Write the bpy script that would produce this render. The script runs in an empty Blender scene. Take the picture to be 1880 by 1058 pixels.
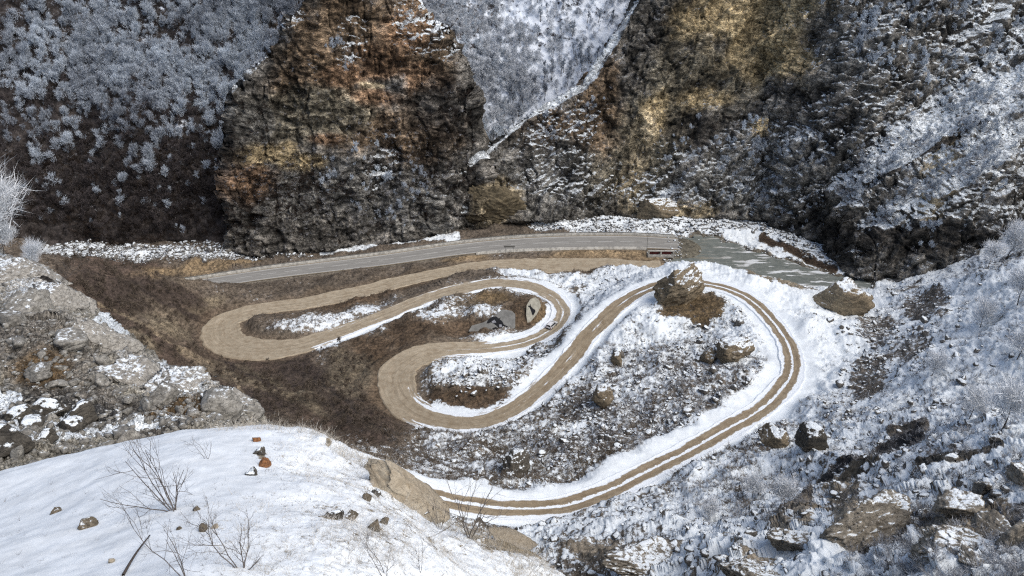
import bpy, bmesh, math, random, time
import numpy as np
from mathutils import Vector, Matrix

T0 = time.time()
random.seed(11)
RNG = np.random.default_rng(20)
S = bpy.context.scene
COL = S.collection
F = np.float32

# ------------------------------------------------------------------ camera
CAMZ, PITCH, FPX, CU, CV = 150.0, math.radians(30), 1475.0, 940.0, 529.0
SP, CP = math.sin(PITCH), math.cos(PITCH)

def ray(u, v):
    a, b = (u - CU) / FPX, (CV - v) / FPX
    return np.array([a, CP + b * SP, -SP + b * CP])
def PD(u, v, d):                       # world point of an image pixel at a given distance along the sight line
    return ray(u, v) * d + np.array([0, 0, CAMZ])
def PZ(u, v, z):                       # world point of an image pixel at a given height
    r = ray(u, v); return r * ((z - CAMZ) / r[2]) + np.array([0, 0, CAMZ])
def to_pixel(P):                         # image pixel where the camera sees a world point
    x, y, z = P[..., 0], P[..., 1], P[..., 2] - CAMZ
    d = y * CP - z * SP; up = y * SP + z * CP
    d = np.maximum(d, 0.5)
    return CU + FPX * x / d, CV - FPX * up / d, d

# ------------------------------------------------------------------ noise
TAB = RNG.random(64 ** 3).astype(F)
def _vn(p):
    i = np.floor(p); f = (p - i).astype(F); f = f * f * (3 - 2 * f)
    i = i.astype(np.int32) & 63
    j = (i + 1) & 63
    x0, y0, z0 = i[:, 0] * 4096, i[:, 1] * 64, i[:, 2]
    x1, y1, z1 = j[:, 0] * 4096, j[:, 1] * 64, j[:, 2]
    fx, fy, fz = f[:, 0], f[:, 1], f[:, 2]
    a = TAB[x0 + y0 + z0]; a = a + (TAB[x1 + y0 + z0] - a) * fx
    b = TAB[x0 + y1 + z0]; b = b + (TAB[x1 + y1 + z0] - b) * fx
    c = TAB[x0 + y0 + z1]; c = c + (TAB[x1 + y0 + z1] - c) * fx
    d = TAB[x0 + y1 + z1]; d = d + (TAB[x1 + y1 + z1] - d) * fx
    a = a + (b - a) * fy; c = c + (d - c) * fy
    return (a + (c - a) * fz) * 2 - 1
ROT = np.array([[0.36, 0.48, -0.8], [-0.8, 0.6, 0.0], [0.48, 0.64, 0.6]], F)
def fbm(P, wl, octv=4, gain=0.5, seed=0.0, ridged=False, aniso=None):
    p = P.reshape(-1, 3).astype(F) / F(wl)
    if aniso is not None: p = p * np.array(aniso, F)
    p = p + F(seed * 7.31 + 11.7)
    out = np.zeros(len(p), F); amp = 1.0; tot = 0
    CH = 200000
    for o in range(octv):
        for s in range(0, len(p), CH):
            n = _vn(p[s:s + CH])
            if ridged: n = 1 - 2 * np.abs(n)
            out[s:s + CH] += amp * n
        tot += amp; amp *= gain
        p = (p @ ROT.T) * F(2.03) + F(3.7)
    return (out / tot * 1.35).reshape(P.shape[:-1])
def _hash(a):
    return TAB[(a[:, 0] * 4096 * 7 + a[:, 1] * 64 * 13 + a[:, 2] * 5 + 977) % 262144]
def facets(P, cell, seed=0, aniso=(1, 1, 1)):      # fractured rock: every cell is a tilted, shifted facet
    p0 = P.reshape(-1, 3).astype(F) * (np.array(aniso, F) / F(cell)) + F(seed * 17.3 + 400)
    out = np.zeros(len(p0), F); edge = np.zeros(len(p0), F); cid = np.zeros(len(p0), F)
    for s in range(0, len(p0), 150000):
        p = p0[s:s + 150000]
        base = np.floor(p - 0.5).astype(np.int32)
        best = np.full(len(p), 9e9, F); sec = best.copy()
        val = np.zeros(len(p), F); ci = np.zeros(len(p), F)
        for dx in (0, 1):
            for dy in (0, 1):
                for dz in (0, 1):
                    c = base + np.array([dx, dy, dz], np.int32)
                    c = c & 1023
                    h1 = _hash(c); h2 = _hash(c * 3 + 31); h3 = _hash(c * 5 + 77); h4 = _hash(c * 7 + 5)
                    q = (base + np.array([dx, dy, dz])).astype(F) + 0.5 + np.stack([h1, h2, h3], 1) * 0.9 - 0.45
                    r = p - q
                    d = (r * r).sum(1)
                    v = (h4 - 0.5) * 0.9 + r[:, 0] * (h2 - 0.5) * 1.6 + r[:, 1] * (h3 - 0.5) * 1.6 + r[:, 2] * (h1 - 0.5) * 1.6
                    m = d < best
                    sec = np.where(m, best, np.minimum(sec, d))
                    val = np.where(m, v, val); ci = np.where(m, h4, ci); best = np.where(m, d, best)
        out[s:s + 150000] = val; cid[s:s + 150000] = ci
        edge[s:s + 150000] = np.sqrt(sec) - np.sqrt(best)
    sh = P.shape[:-1]
    return out.reshape(sh), edge.reshape(sh), cid.reshape(sh)
def sstep(a, b, x):
    t = np.clip((x - a) / (b - a), 0, 1); return t * t * (3 - 2 * t)

# ------------------------------------------------------------------ roads (image pixels: u, v, then height, half width, snow left / centre / right)
DIRT = [
 (1215,493,0.4,6,0,0,0),(1100,489,0.6,6.6,0,0,0),(1000,488,0.9,6.2,0,0,0),(900,489,1.3,4.8,0,0,0),(820,499,1.9,4,0,0,0),(740,516,2.4,4,0,0,0),
 (650,538,3,4,0,0,0),(560,556,3.5,4,0,0,0),(480,568,4,4.2,0,0,0),(425,584,4.5,5.4,0,0,0),(405,606,5,6.4,0,0,0),(422,630,5.6,6.4,0,0,0),
 (470,641,6.2,5.8,0,0,0),(540,636,7,4.6,0,.0,.1),(620,612,8,4,.35,.2,.75),(700,582,9,3.7,.3,.25,.8),(770,553,10,3.6,.3,.1,.6),(840,532,10.8,3.5,.4,0,.5),
 (910,520,11.6,3.5,.5,0,.6),(970,525,12.3,3.5,.6,.1,.7),(1015,545,13,3.5,.9,.45,.5),(1033,570,13.7,3.6,.95,.5,.8),(1018,600,14.4,3.6,.8,.45,.95),
 (970,625,15.2,3.6,.9,.5,.95),(900,640,16,4,.8,.45,.5),(830,643,16.8,4.5,.5,.35,.15),(770,652,17.5,5,.2,.1,0),(732,680,18.3,5,0,0,0),(728,715,19.2,5,.25,0,.0),
 (755,750,20.2,4.6,.5,0,.15),(810,773,21.2,4,.8,.05,.8),(870,776,22,3.6,.6,.2,.95),(930,757,23,3.4,.6,.3,.9),(990,716,24.2,3.2,.6,.35,.8),
 (1040,665,25.6,3.2,.75,.35,.9),(1085,610,27.2,3.1,.9,.35,.9),(1135,563,28.8,3,.9,.4,.9),(1185,533,30,3,.95,.6,.9),(1240,520,31,3,1,.8,.9),
 (1300,522,32,3,1,.9,.9),(1360,540,33,3,1,.9,.8),(1410,580,34.2,3,.9,.8,.9),(1445,630,35.5,3,.9,.8,.95),(1455,680,37,3,.9,.85,1),
 (1430,722,38.3,3,1,.8,1),(1380,762,39.6,3,1,.8,1),(1300,808,41.5,2.9,1,.85,1),(1200,860,43.5,2.8,1,.9,1),(1100,906,45.5,2.8,1,.95,1),
 (1020,931,47,2.8,1,.95,1),(940,934,48.3,2.8,1,.9,1),(870,925,49.5,2.8,1,.9,1),(800,912,51,2.8,1,.9,1),(730,890,53,2.8,1,.9,1),(660,862,55,2.8,1,.9,1),(590,840,57,2.8,1,.9,1)]
MAIN = [(180,545,0.8,4.2),(260,535,0.8,4.2),(352,524,0.8,4.2),(500,502,0.8,4.4),(700,478,0.8,4.8),(860,456,0.9,5.2),(1000,446,1.0,5.8),(1150,444,1.0,5.8),(1246,448,1.0,5.4)]

def catmull(A, step):
    A = np.array(A, float)
    B = np.vstack([2 * A[0] - A[1], A, 2 * A[-1] - A[-2]])
    out = []
    for k in range(1, len(B) - 2):
        p0, p1, p2, p3 = B[k - 1], B[k], B[k + 1], B[k + 2]
        n = max(2, int(np.linalg.norm((p2 - p1)[:3]) / step))
        t = (np.arange(n) / n)[:, None]
        out.append(0.5 * (2 * p1 + (p2 - p0) * t + (2 * p0 - 5 * p1 + 4 * p2 - p3) * t ** 2 + (3 * p1 - p0 - 3 * p2 + p3) * t ** 3))
    out.append(B[-2][None])
    return np.vstack(out)
dirt = catmull([np.concatenate([PZ(p[0], p[1], p[2]), p[3:]]) for p in DIRT], 0.7)
main = catmull([np.concatenate([PZ(p[0], p[1], p[2]), p[3:]]) for p in MAIN], 1.0)
dirt[:, 4:] = np.clip(dirt[:, 4:], 0, 1)

class Field:                                        # regular grid with bilinear lookup
    def __init__(s, x0, x1, y0, y1, st):
        s.x0, s.y0, s.st = x0, y0, st
        s.xs = np.arange(x0, x1 + st, st); s.ys = np.arange(y0, y1 + st, st)
        s.X, s.Y = np.meshgrid(s.xs, s.ys)
    def get(s, G, x, y):
        fx = np.clip((x - s.x0) / s.st, 0, len(s.xs) - 1.001); fy = np.clip((y - s.y0) / s.st, 0, len(s.ys) - 1.001)
        i = fx.astype(np.int32); j = fy.astype(np.int32); fx = fx - i; fy = fy - j
        return (G[j, i] * (1 - fx) + G[j, i + 1] * fx) * (1 - fy) + (G[j + 1, i] * (1 - fx) + G[j + 1, i + 1] * fx) * fy
def tps(C, X, Y, smooth=0.5):
    C = np.array(C, float); n = len(C); sc = 100.0
    p = C[:, :2] / sc
    def k(r2): return 0.5 * r2 * np.log(r2 + 1e-9)
    r2 = ((p[:, None] - p[None]) ** 2).sum(2)
    A = np.zeros((n + 3, n + 3)); A[:n, :n] = k(r2) + np.eye(n) * smooth * 1e-3
    A[:n, n] = 1; A[:n, n + 1:] = p; A[n, :n] = 1; A[n + 1:, :n] = p.T
    w = np.linalg.solve(A, np.concatenate([C[:, 2], [0, 0, 0]]))
    q = np.stack([X.ravel(), Y.ravel()], 1) / sc
    o = np.zeros(len(q))
    for s in range(0, len(q), 20000):
        qq = q[s:s + 20000]
        o[s:s + 20000] = k(((qq[:, None] - p[None]) ** 2).sum(2)) @ w[:n] + w[n] + qq @ w[n + 1:]
    return o.reshape(X.shape)

# ------------------------------------------------------------------ valley
ctl = [tuple(PZ(p[0], p[1], p[2])) for p in DIRT] + [tuple(PZ(p[0], p[1], p[2] - 0.5)) for p in MAIN]
for u, v, z in [(1250,470,-1),(1350,478,-1.5),(1450,505,-1.8),(1560,520,-1.8),(1650,515,-1.5),(1400,440,-1),(1500,470,-1.5),(150,470,-2),(300,475,-1.5),(450,475,-1.5),
   (600,462,-1.5),(700,455,-1.5),(860,435,-1),(1000,420,-1),(1200,415,-1),(30,460,-1),
   (860,489,4),(930,505,5.5),(1050,510,6.5),(1130,498,8),(1100,535,14),(1060,545,11),(1150,520,15),(1000,505,4),
   (1250,490,27),(1200,505,24),(1380,514,27),(1470,548,28),(1520,595,32),(1550,640,34),(1540,720,39),(1600,600,27),(1620,660,36),(1580,710,41),
   (1300,600,32),(1250,680,33),(1150,750,33.5),(1050,820,34),(1350,680,36.5),(1400,640,35.5),(1180,620,30.5),
   (1650,535,6),(1750,525,26),(1880,480,46),(1700,600,40),(1880,600,62),(1780,680,60),(1660,700,48),
   (950,850,35),(880,850,34),(800,845,33),(700,800,27),(600,720,17),(500,690,11),(620,800,27),(400,700,16),(680,690,15.5),(560,665,6.5),(350,620,4),(370,660,8),
   (450,740,20),(300,700,24),(560,600,7.5),(500,605,6.2),(850,710,21.5),(930,690,22.5),(800,700,20.5),(900,570,14.8),(960,570,15.5),(820,590,13.5),(720,605,10.5),
   (700,640,12),(1000,650,19),(740,545,6),(620,580,6)]:
    ctl.append(tuple(PZ(u, v, z)))
for u, v, d in [(250,508,262),(150,492,250),(340,526,277),(60,480,235),(200,600,235),(300,600,238),(250,560,250),
   (1200,1040,95),(1500,1000,82),(1880,1050,58),(1600,900,108),(1300,900,137),(1450,800,162),(1400,860,143),(1700,800,124),(1880,800,106),(1880,700,146),(1750,900,88),
   (1100,1000,112),(1000,985,125),(1350,980,108),(2150,1000,62),(2200,700,120),(2250,500,190),(1600,1050,72),(1000,1058,108),(1250,960,118)]:
    ctl.append(tuple(PD(u, v, d)))
ctl += [(-30,30,92),(0,45,84),(0,0,132),(-60,60,80),(30,20,112),(70,20,118),(-130,120,55),(-110,60,90),(-200,230,45),(-260,300,30),(110,60,110),(160,120,105),(230,200,100),
        (-60,110,44),(-90,150,30),(-20,80,62)]
VG = Field(-330, 330, -10, 330, 1.5)
VZ = tps(ctl, VG.X, VG.Y, 0.3)

BASE_UV = [(-500,462),(-200,455),(0,446),(120,444),(230,452),(420,458),(500,462),(600,455),(700,440),(800,430),(850,415),(950,406),(1150,396),(1250,402),(1400,404),(1460,432),(1550,466),(1700,486),(1880,490),(2300,490)]
bp = np.array([PZ(u, v, -2) for u, v in BASE_UV])
def yb(x): return np.interp(x, bp[:, 0], bp[:, 1])

def wallsolve(u, v, s, off):
    d = 330.0
    for _ in range(12):
        r = ray(u, v); x = r[0] * d
        d = (CAMZ + 2 + s * (yb(x) + off)) / (s * r[1] - r[2])
    return r * d + np.array([0, 0, CAMZ])

SB, SD = 2.5, 1.9
def crest(pts, s, off, pre, post):
    q = np.array([wallsolve(u, v, s, off) for u, v in pts])
    o = np.argsort(q[:, 0]); q = q[o]
    q = np.vstack([pre(q[0]), q, post(q[-1])])
    return q
def fall(dx, dz): return lambda p: np.array([[p[0] + dx, p[1], p[2] + dz]])
cB = crest([(421,400),(428,300),(436,190),(472,110),(552,-5),(600,-80),(700,-80),(742,-5),(810,70),(832,110),(850,160),(862,200),(872,260),(880,330)], SB, -6, fall(-5, -60), fall(4, -60))
cD = crest([(857,395),(868,296),(880,284),(960,215),(1010,190),(1070,160),(1112,100),(1165,0),(1230,-90),(1400,-200)], SD, -3, fall(-4, -60), fall(400, 120))
cE1 = crest([(1540,368),(1590,333),(1680,286),(1760,236),(1880,166),(2100,40)], 1.9, -13, fall(-6, -80), fall(200, 60))
cE2 = crest([(1570,448),(1640,408),(1730,360),(1790,305),(1880,255),(2100,160)], 1.9, -24, fall(-6, -80), fall(200, 60))

# the two slopes close to the lookout: edge lines beyond which the ground falls away
def plane_fit(P):
    P = np.array(P); A = np.c_[P[:, 0], P[:, 1], np.ones(len(P))]
    return np.linalg.lstsq(A, P[:, 2], rcond=None)[0]
L_EDGE = [PD(*p) for p in [(-420,380,128),(-150,420,112),(0,455,103),(60,480,98),(110,530,90),(170,572,83),(230,640,75),(285,682,69),(335,690,67),(400,706,64),(440,735,60),(472,768,57),(560,880,50),(600,1000,44)]]
K_EDGE = [PD(*p) for p in [(-700,1010,24),(-300,925,26),(0,848,27),(140,816,27.5),(330,781,28),(480,768,28),(600,790,27.5),(680,832,27),(745,868,26),(790,925,25),(860,960,25),(972,996,25),(1058,1062,24),(1040,1160,22),(1060,1400,17)]]
L_CTL = L_EDGE[:-2] + [PD(*p) for p in [(0,850,45),(0,650,66),(250,750,58),(-300,700,70),(-300,900,48),(120,600,74)]]
K_CTL = K_EDGE + [PD(*p) for p in [(300,1058,14.5),(400,900,19.5),(150,1058,15),(700,1058,16),(0,950,21),(600,900,20.5),(850,1058,18.5),(-200,1000,21),(500,820,24)]] + [np.array([0,0,146.6]), np.array([-8,0,146]), np.array([8,0,146]), np.array([-20,0,145]),np.array([0,-10,148.5])]
LG = Field(-150, 30, 0, 140, 1.0); KG = Field(-45, 25, -10, 40, 0.4)
LZ = tps(L_CTL, LG.X, LG.Y, 3.0); KZ = tps(K_CTL, KG.X, KG.Y, 0.05)
def edge_sd(E, X, Y):                               # signed distance, positive beyond the edge
    E = np.array(E)[:, :2]; best = np.full(X.shape, 1e9); sg = np.zeros(X.shape)
    for a, b in zip(E[:-1], E[1:]):
        d = b - a; t = np.clip(((X - a[0]) * d[0] + (Y - a[1]) * d[1]) / (d @ d), 0, 1)
        px, py = X - a[0] - t * d[0], Y - a[1] - t * d[1]
        q = px * px + py * py; m = q < best
        best = np.where(m, q, best); sg = np.where(m, d[0] * py - d[1] * px, sg)
    return np.sqrt(best) * np.sign(sg)
LD = edge_sd(L_EDGE, LG.X, LG.Y); KD = edge_sd(K_EDGE, KG.X, KG.Y)
LZ = LZ - 1.7 * np.maximum(LD, 0) - 0.05 * np.clip(LD + 6, 0, 6) ** 2 * 0.5
KZ = KZ - 1.8 * np.maximum(KD, 0) - 0.12 * np.clip(KD + 2.2, 0, 2.2) ** 2 * 0.5

WATER_UV = [(1246,437),(1290,433),(1345,447),(1400,465),(1470,490),(1540,507),(1600,517),(1585,528),(1515,545),(1440,534),(1380,512),(1310,496),(1236,486),(1244,460)]
WATER = np.array([PZ(u, v, -0.9)[:2] for u, v in WATER_UV])
_w = []
_rw = np.random.default_rng(77)
for _a, _b in zip(WATER, np.roll(WATER, -1, 0)):       # ragged banks
    for _t in np.arange(0, 1, .2): _w.append(_a + (_b - _a) * _t + (_rw.normal(0, 1.1, 2) if _t > 0 else 0))
WATER = np.array(_w)
def poly_sd(E, X, Y):                               # negative inside
    best = np.full(X.shape, 1e9); ins = np.zeros(X.shape, bool)
    for a, b in zip(E, np.roll(E, -1, 0)):
        d = b - a; t = np.clip(((X - a[0]) * d[0] + (Y - a[1]) * d[1]) / (d @ d), 0, 1)
        best = np.minimum(best, (X - a[0] - t * d[0]) ** 2 + (Y - a[1] - t * d[1]) ** 2)
        c = (a[1] > Y) != (b[1] > Y)
        ins ^= c & (X < (b[0] - a[0]) * (Y - a[1]) / (b[1] - a[1] + 1e-12) + a[0])
    return np.where(ins, -1, 1) * np.sqrt(best)
WD = poly_sd(WATER, VG.X, VG.Y)

# distance to roads, on the valley grid neighbourhood (exact per point)
RG = Field(-330, 330, 60, 330, 0.5)
def road_raster(path, reach):
    nx, ny = len(RG.xs), len(RG.ys)
    D = np.full((ny, nx), 99.0, F); I = np.zeros((ny, nx), np.int32); SGN = np.zeros((ny, nx), F); ZZ = np.zeros((ny, nx), F)
    k = int(reach / RG.st)
    tx = np.gradient(path[:, 0]); ty = np.gradient(path[:, 1]); tl = np.hypot(tx, ty); tx /= tl; ty /= tl
    tz = np.gradient(path[:, 2]) / tl
    for n, p in enumerate(path):
        i = int((p[0] - RG.x0) / RG.st); j = int((p[1] - RG.y0) / RG.st)
        i0, i1, j0, j1 = max(0, i - k), min(nx, i + k + 1), max(0, j - k), min(ny, j + k + 1)
        if i0 >= i1 or j0 >= j1: continue
        dx = RG.xs[None, i0:i1] - p[0]; dy = RG.ys[j0:j1, None] - p[1]
        d = np.hypot(dx, dy); sub = D[j0:j1, i0:i1]; m = d < sub
        sub[m] = d[m]; I[j0:j1, i0:i1][m] = n
        sd = tx[n] * dy - ty[n] * dx                 # positive on the left of the direction of travel
        SGN[j0:j1, i0:i1][m] = sd[m]
        al = np.clip(tx[n] * dx + ty[n] * dy, -1.0, 1.0)
        ZZ[j0:j1, i0:i1][m] = (p[2] + al * tz[n])[m] if np.ndim(al) else p[2]
    return D, I, SGN, ZZ
dD, dI, dS, dZ = road_raster(dirt, 11); mD, mI, mS, mZ = road_raster(main, 11)
dHW = dirt[dI, 3].astype(F); mHW = main[mI, 3].astype(F)
dE = np.abs(dS) * 0 + dD - dHW; mE = mD - mHW       # distance beyond the road's edge
RB = VG.get(VZ, RG.X, RG.Y)
RB = np.where(VG.get(WD, RG.X, RG.Y) < 0, np.minimum(RB, -1.7), RB)
wv = sstep(0, 6, VG.get(WD, RG.X, RG.Y)); RB = RB * wv + np.minimum(RB, -1.7) * (1 - wv)
for E, Z, HW in ((mE, mZ, mHW), (dE, dZ, dHW)):
    w = 1 - sstep(0.6, 6.0, E); w = np.where(E > 9, 0, w)
    RB = RB * (1 - w) + (Z - 0.22) * w
RB = RB.astype(F)

def height(x, y, full=False):
    v = VG.get(VZ, x, y)
    inn = (y > 62) & (y < 328) & (np.abs(x) < 328)
    v = np.where(inn, RG.get(RB, x, y), v)
    base = yb(x)
    k = sstep(-14, 2, y - base); v = v * (1 - k) + np.minimum(v, -2.2) * k
    P = np.stack([x, y, np.zeros_like(x)], -1)
    wx = x + 4.5 * fbm(P, 34, 3, seed=3); wy = y + 4.0 * fbm(P, 26, 3, seed=5)
    b = yb(wx)
    off = np.interp(wx, [-300, -80, -52, 70, 110, 140], [5, 7, 30, 34, 12, 8])
    q = wy - b - off
    back = -2 + np.where(q < 14, 1.55 * q, 21.7 + 1.12 * (q - 14))
    lay = [v]
    l = LG.get(LZ, x, y); l = np.where((x > -149) & (x < 29) & (y < 139) & (y > 1), l, -99); lay.append(l)
    kk = KG.get(KZ, x, y); kk = np.where((x > -44.5) & (x < 24.5) & (y < 39), kk, -99); lay.append(kk)
    lay.append(np.where(wx < -56, back, -99)); lay.append(np.where(wx >= -56, back, -99))
    for c, s, o, drop in ((cB, SB, -6, -0.6), (cD, None, -3, -0.75), (cE1, 1.9, -13, 0.42), (cE2, 1.9, -24, 0.45)):
        if s is None: s = np.interp(wx, [60, 120, 200], [1.9, 1.75, 1.45])
        st = -2 + s * (wy - b - o)
        top = np.interp(wx, c[:, 0], c[:, 2]) + drop * (wy - np.interp(wx, c[:, 0], c[:, 1]))
        lay.append(np.minimum(st, top))
    A = np.stack(lay)
    lid = A.argmax(0)
    return A.max(0), lid

# ------------------------------------------------------------------ terrain mesh: fan of columns, rows spaced by what the slope shows
NT, NR = 1680, 1150
thc = np.linspace(math.radians(-56), math.radians(56), 460)
rr = np.geomspace(3.0, 620, 2000)
TH, RR = np.meshgrid(thc, rr, indexing='ij')
H, _ = height(RR * np.sin(TH), RR * np.cos(TH))
dr = np.diff(RR, axis=1); dh = np.diff(H, axis=1); D = np.hypot(RR[:, 1:], H[:, 1:] - CAMZ)
ds = np.hypot(dr, dh)
vx, vz = RR[:, 1:] / D, (H[:, 1:] - CAMZ) / D
inc = (dh * vx - dr * vz) / np.maximum(ds, 1e-6)      # >0 : faces the lookout
el = np.arctan2(H[:, 1:] - CAMZ, RR[:, 1:]); vis = el >= np.maximum.accumulate(el, axis=1) - 0.012
infr = (el > -0.98) & (el < -0.13)
W = ds / D * (0.10 + np.clip(inc, 0, 1) * np.where(vis, 1.0, 0.12)) * np.where(infr, 1, 0.3)
for _ in range(3): W[1:-1] = (W[:-2] + 2 * W[1:-1] + W[2:]) / 4
CW = np.concatenate([np.zeros((len(thc), 1)), np.cumsum(W, 1)], 1); CW /= CW[:, -1:]
rs = np.stack([np.interp(np.linspace(0, 1, NR), CW[k], rr) for k in range(len(thc))])
th = np.linspace(thc[0], thc[-1], NT)
fi = np.clip((th - thc[0]) / (thc[1] - thc[0]), 0, len(thc) - 1.001); ii = fi.astype(int); fi = (fi - ii)[:, None]
Rr = rs[ii] * (1 - fi) + rs[ii + 1] * fi
X = Rr * np.sin(th)[:, None]; Y = Rr * np.cos(th)[:, None]
Z, LID = height(X, Y)
P = np.stack([X, Y, Z], -1).astype(F)
def grid_normals(P):
    a = np.empty_like(P); a[1:-1] = P[2:] - P[:-2]; a[0] = P[1] - P[0]; a[-1] = P[-1] - P[-2]
    b = np.empty_like(P); b[:, 1:-1] = P[:, 2:] - P[:, :-2]; b[:, 0] = P[:, 1] - P[:, 0]; b[:, -1] = P[:, -1] - P[:, -2]
    n = np.cross(a, b); n /= np.linalg.norm(n, axis=-1, keepdims=True) + 1e-9
    n[n[..., 2] < -0.2] *= -1
    return n
N0 = grid_normals(P)
inn = (Y > 62) & (Y < 328) & (np.abs(X) < 328)
DE = np.where(inn, RG.get(dE, X, Y), 99.0); ME = np.where(inn, RG.get(mE, X, Y), 99.0)
WDT = np.where(inn, VG.get(WD, X, Y), 99.0)
flat = np.maximum.reduce([1 - sstep(0.5, 5, DE), 1 - sstep(0.5, 5, ME), 1 - sstep(-0.5, 3, WDT)])   # where the ground is graded flat
U, V, DD = to_pixel(P)
print('grid', P.shape, time.time() - T0)

# ------------------------------------------------------------------ material zones
Wn = fbm(P, 16, 4, seed=9); Wn2 = fbm(P, 5, 3, seed=12)
def lidmask(*ids): return np.isin(LID, ids)
def zone(u, v, ru, rv, ang=0, rag=0.5):              # soft ragged ellipse in image pixels, projected onto the terrain from the camera
    a = math.radians(ang); du, dv = U - u, V - v
    p = (du * math.cos(a) + dv * math.sin(a)) / ru; q = (-du * math.sin(a) + dv * math.cos(a)) / rv
    return 1 - sstep(0.55, 1.25, np.sqrt(p * p + q * q) + rag * Wn + 0.25 * Wn2)
def line(pts, hw, rag=0.5):
    best = np.full(U.shape, 1e9)
    for a, b in zip(pts[:-1], pts[1:]):
        dx, dy = b[0] - a[0], b[1] - a[1]
        t = np.clip(((U - a[0]) * dx + (V - a[1]) * dy) / (dx * dx + dy * dy), 0, 1)
        best = np.minimum(best, np.hypot(U - a[0] - t * dx, V - a[1] - t * dy))
    return 1 - sstep(0.5, 1.2, best / hw + rag * Wn * 0.8 + 0.3 * Wn2)
snow = np.zeros(U.shape, F); tone = np.zeros(U.shape + (3,), F)
def paint(m, c): 
    global tone
    tone = tone * (1 - m[..., None]) + np.array(c, F) * m[..., None]
def setsnow(m, s):
    global snow
    snow = snow * (1 - m) + s * m
VAL, LFT, KNB, BKA, BKC, CB, CD, E1, E2 = [LID == k for k in range(9)]
WALL = LID >= 3
tone[...] = (0.16, 0.135, 0.105)
tone[WALL] = (0.17, 0.16, 0.142)
tone[BKA] = (0.05, 0.043, 0.04)
tone[BKC] = (0.09, 0.08, 0.08)
wf = WALL.astype(F)
OCH, TAN, RUST, BRN, GRY, OLV = (0.36,0.285,0.165), (0.40,0.335,0.225), (0.26,0.165,0.10), (0.205,0.148,0.095), (0.20,0.195,0.178), (0.235,0.21,0.155)
for c, lst in ((BRN, [(640,70,110,90,0),(760,80,70,110,0),(560,120,80,70,0),(700,250,130,60,0),(1100,150,40,80,20),(1060,260,120,70,0),(660,30,60,40,0)]),
               (OLV, [(560,225,120,50,0),(1210,240,60,90,10),(1170,300,70,60,0),(1290,150,120,80,0),(1100,330,80,50,0),(620,190,80,40,0)]),
               (GRY, [(600,340,150,70,0),(760,380,110,50,0),(1000,330,120,80,0),(1560,110,70,45,0),(1450,300,140,80,0),(470,230,40,40,0),(1330,330,120,60,0)]),
               (RUST, [(700,120,85,35,20),(690,178,60,22,0),(740,60,50,40,0),(455,330,45,40,0),(595,255,40,14,0),(640,140,60,25,0),(760,150,50,30,0)]),
               (OCH, [(1375,35,125,55,0),(1425,105,95,55,10),(1300,25,70,50,0),(1295,185,58,24,0),(500,280,65,20,-10),(560,295,45,18,0),(1200,215,26,50,15),(1400,235,35,25,0)]),
               (TAN, [(685,158,38,8,5),(1160,320,26,60,25),(1180,250,24,50,25),(905,372,48,46,0),(905,350,35,20,0),(1225,385,75,18,0),(1745,300,30,70,25),(1700,380,25,35,0),(1260,395,60,12,0)])):
    for z in lst: paint(zone(*z) * wf * 0.92, tuple(x * (1.25 if c in (OCH, TAN) else 1.0) for x in c))
# snow on the far side
bare = np.maximum.reduce([zone(1375,35,125,55,0), zone(1425,105,95,55,10), zone(1295,185,58,24,0), .7 * zone(1190,260,60,110,25), .6 * zone(520,260,120,60)]) * wf
SNOWZ = ((0.46, [(800,60,80,70,0),(640,80,40,60,10),(1650,80,190,110,0),(1300,280,110,60,0),(1450,250,110,60,0),(1650,350,110,60,-30),(700,290,35,60,20),(1020,250,90,60,-30),(1250,340,120,40,0),(1560,210,110,60,0),(1450,350,120,50,0),(520,30,40,60,0),(1050,330,120,50,0)]),
                 (0.6, [(1830,60,90,90,0),(1800,330,120,110,-30),(1220,355,60,30,0),(700,300,18,50,20),(770,30,60,40,0),(1700,200,120,30,-30),(1850,240,80,90,0)]))
snow[CD] = 0.24; snow[E1 | E2] = 0.30; snow[CB] = 0.10; setsnow(CB * zone(740, 340, 150, 130), 0.24)
for (s, lst) in SNOWZ:
    for z in lst: setsnow(zone(*z) * wf, s)
setsnow(BKC.astype(F) * sstep(-0.9, 0.1, Wn + (U - 830) / 130), 0.72)
setsnow(BKC * zone(820, 60, 70, 80), 0.40)
setsnow(BKA.astype(F), 0.18)
setsnow(BKA * zone(300, 60, 330, 170), 0.42)
setsnow(line([(862,300),(880,284),(960,214),(1010,190),(1070,160),(1112,100),(1165,0)], 9, 0.2) * wf, 0.97)
setsnow(line([(848,385),(862,350),(850,320)], 10) * wf, 0.8)
setsnow(line([(425,190),(350,225),(330,235)], 10) * wf, 0.55)
setsnow(line([(550,0),(500,70),(440,180)], 7) * wf, 0.5)
setsnow(E1.astype(F) * sstep(20, 40, V) * line([(1560,352),(1680,270),(1760,220),(1880,150)], 42), 0.78)
setsnow(E2.astype(F) * line([(1560,450),(1640,400),(1730,350),(1800,290),(1880,240)], 26), 0.72)
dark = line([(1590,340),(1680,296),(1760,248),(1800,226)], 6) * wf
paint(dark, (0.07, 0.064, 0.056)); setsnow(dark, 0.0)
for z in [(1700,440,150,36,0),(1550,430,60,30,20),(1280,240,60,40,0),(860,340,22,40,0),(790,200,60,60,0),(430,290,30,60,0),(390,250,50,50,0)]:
    paint(zone(*z) * wf * 0.7, (0.05, 0.045, 0.04)); setsnow(zone(*z) * wf * 0.7, 0.05)

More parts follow.
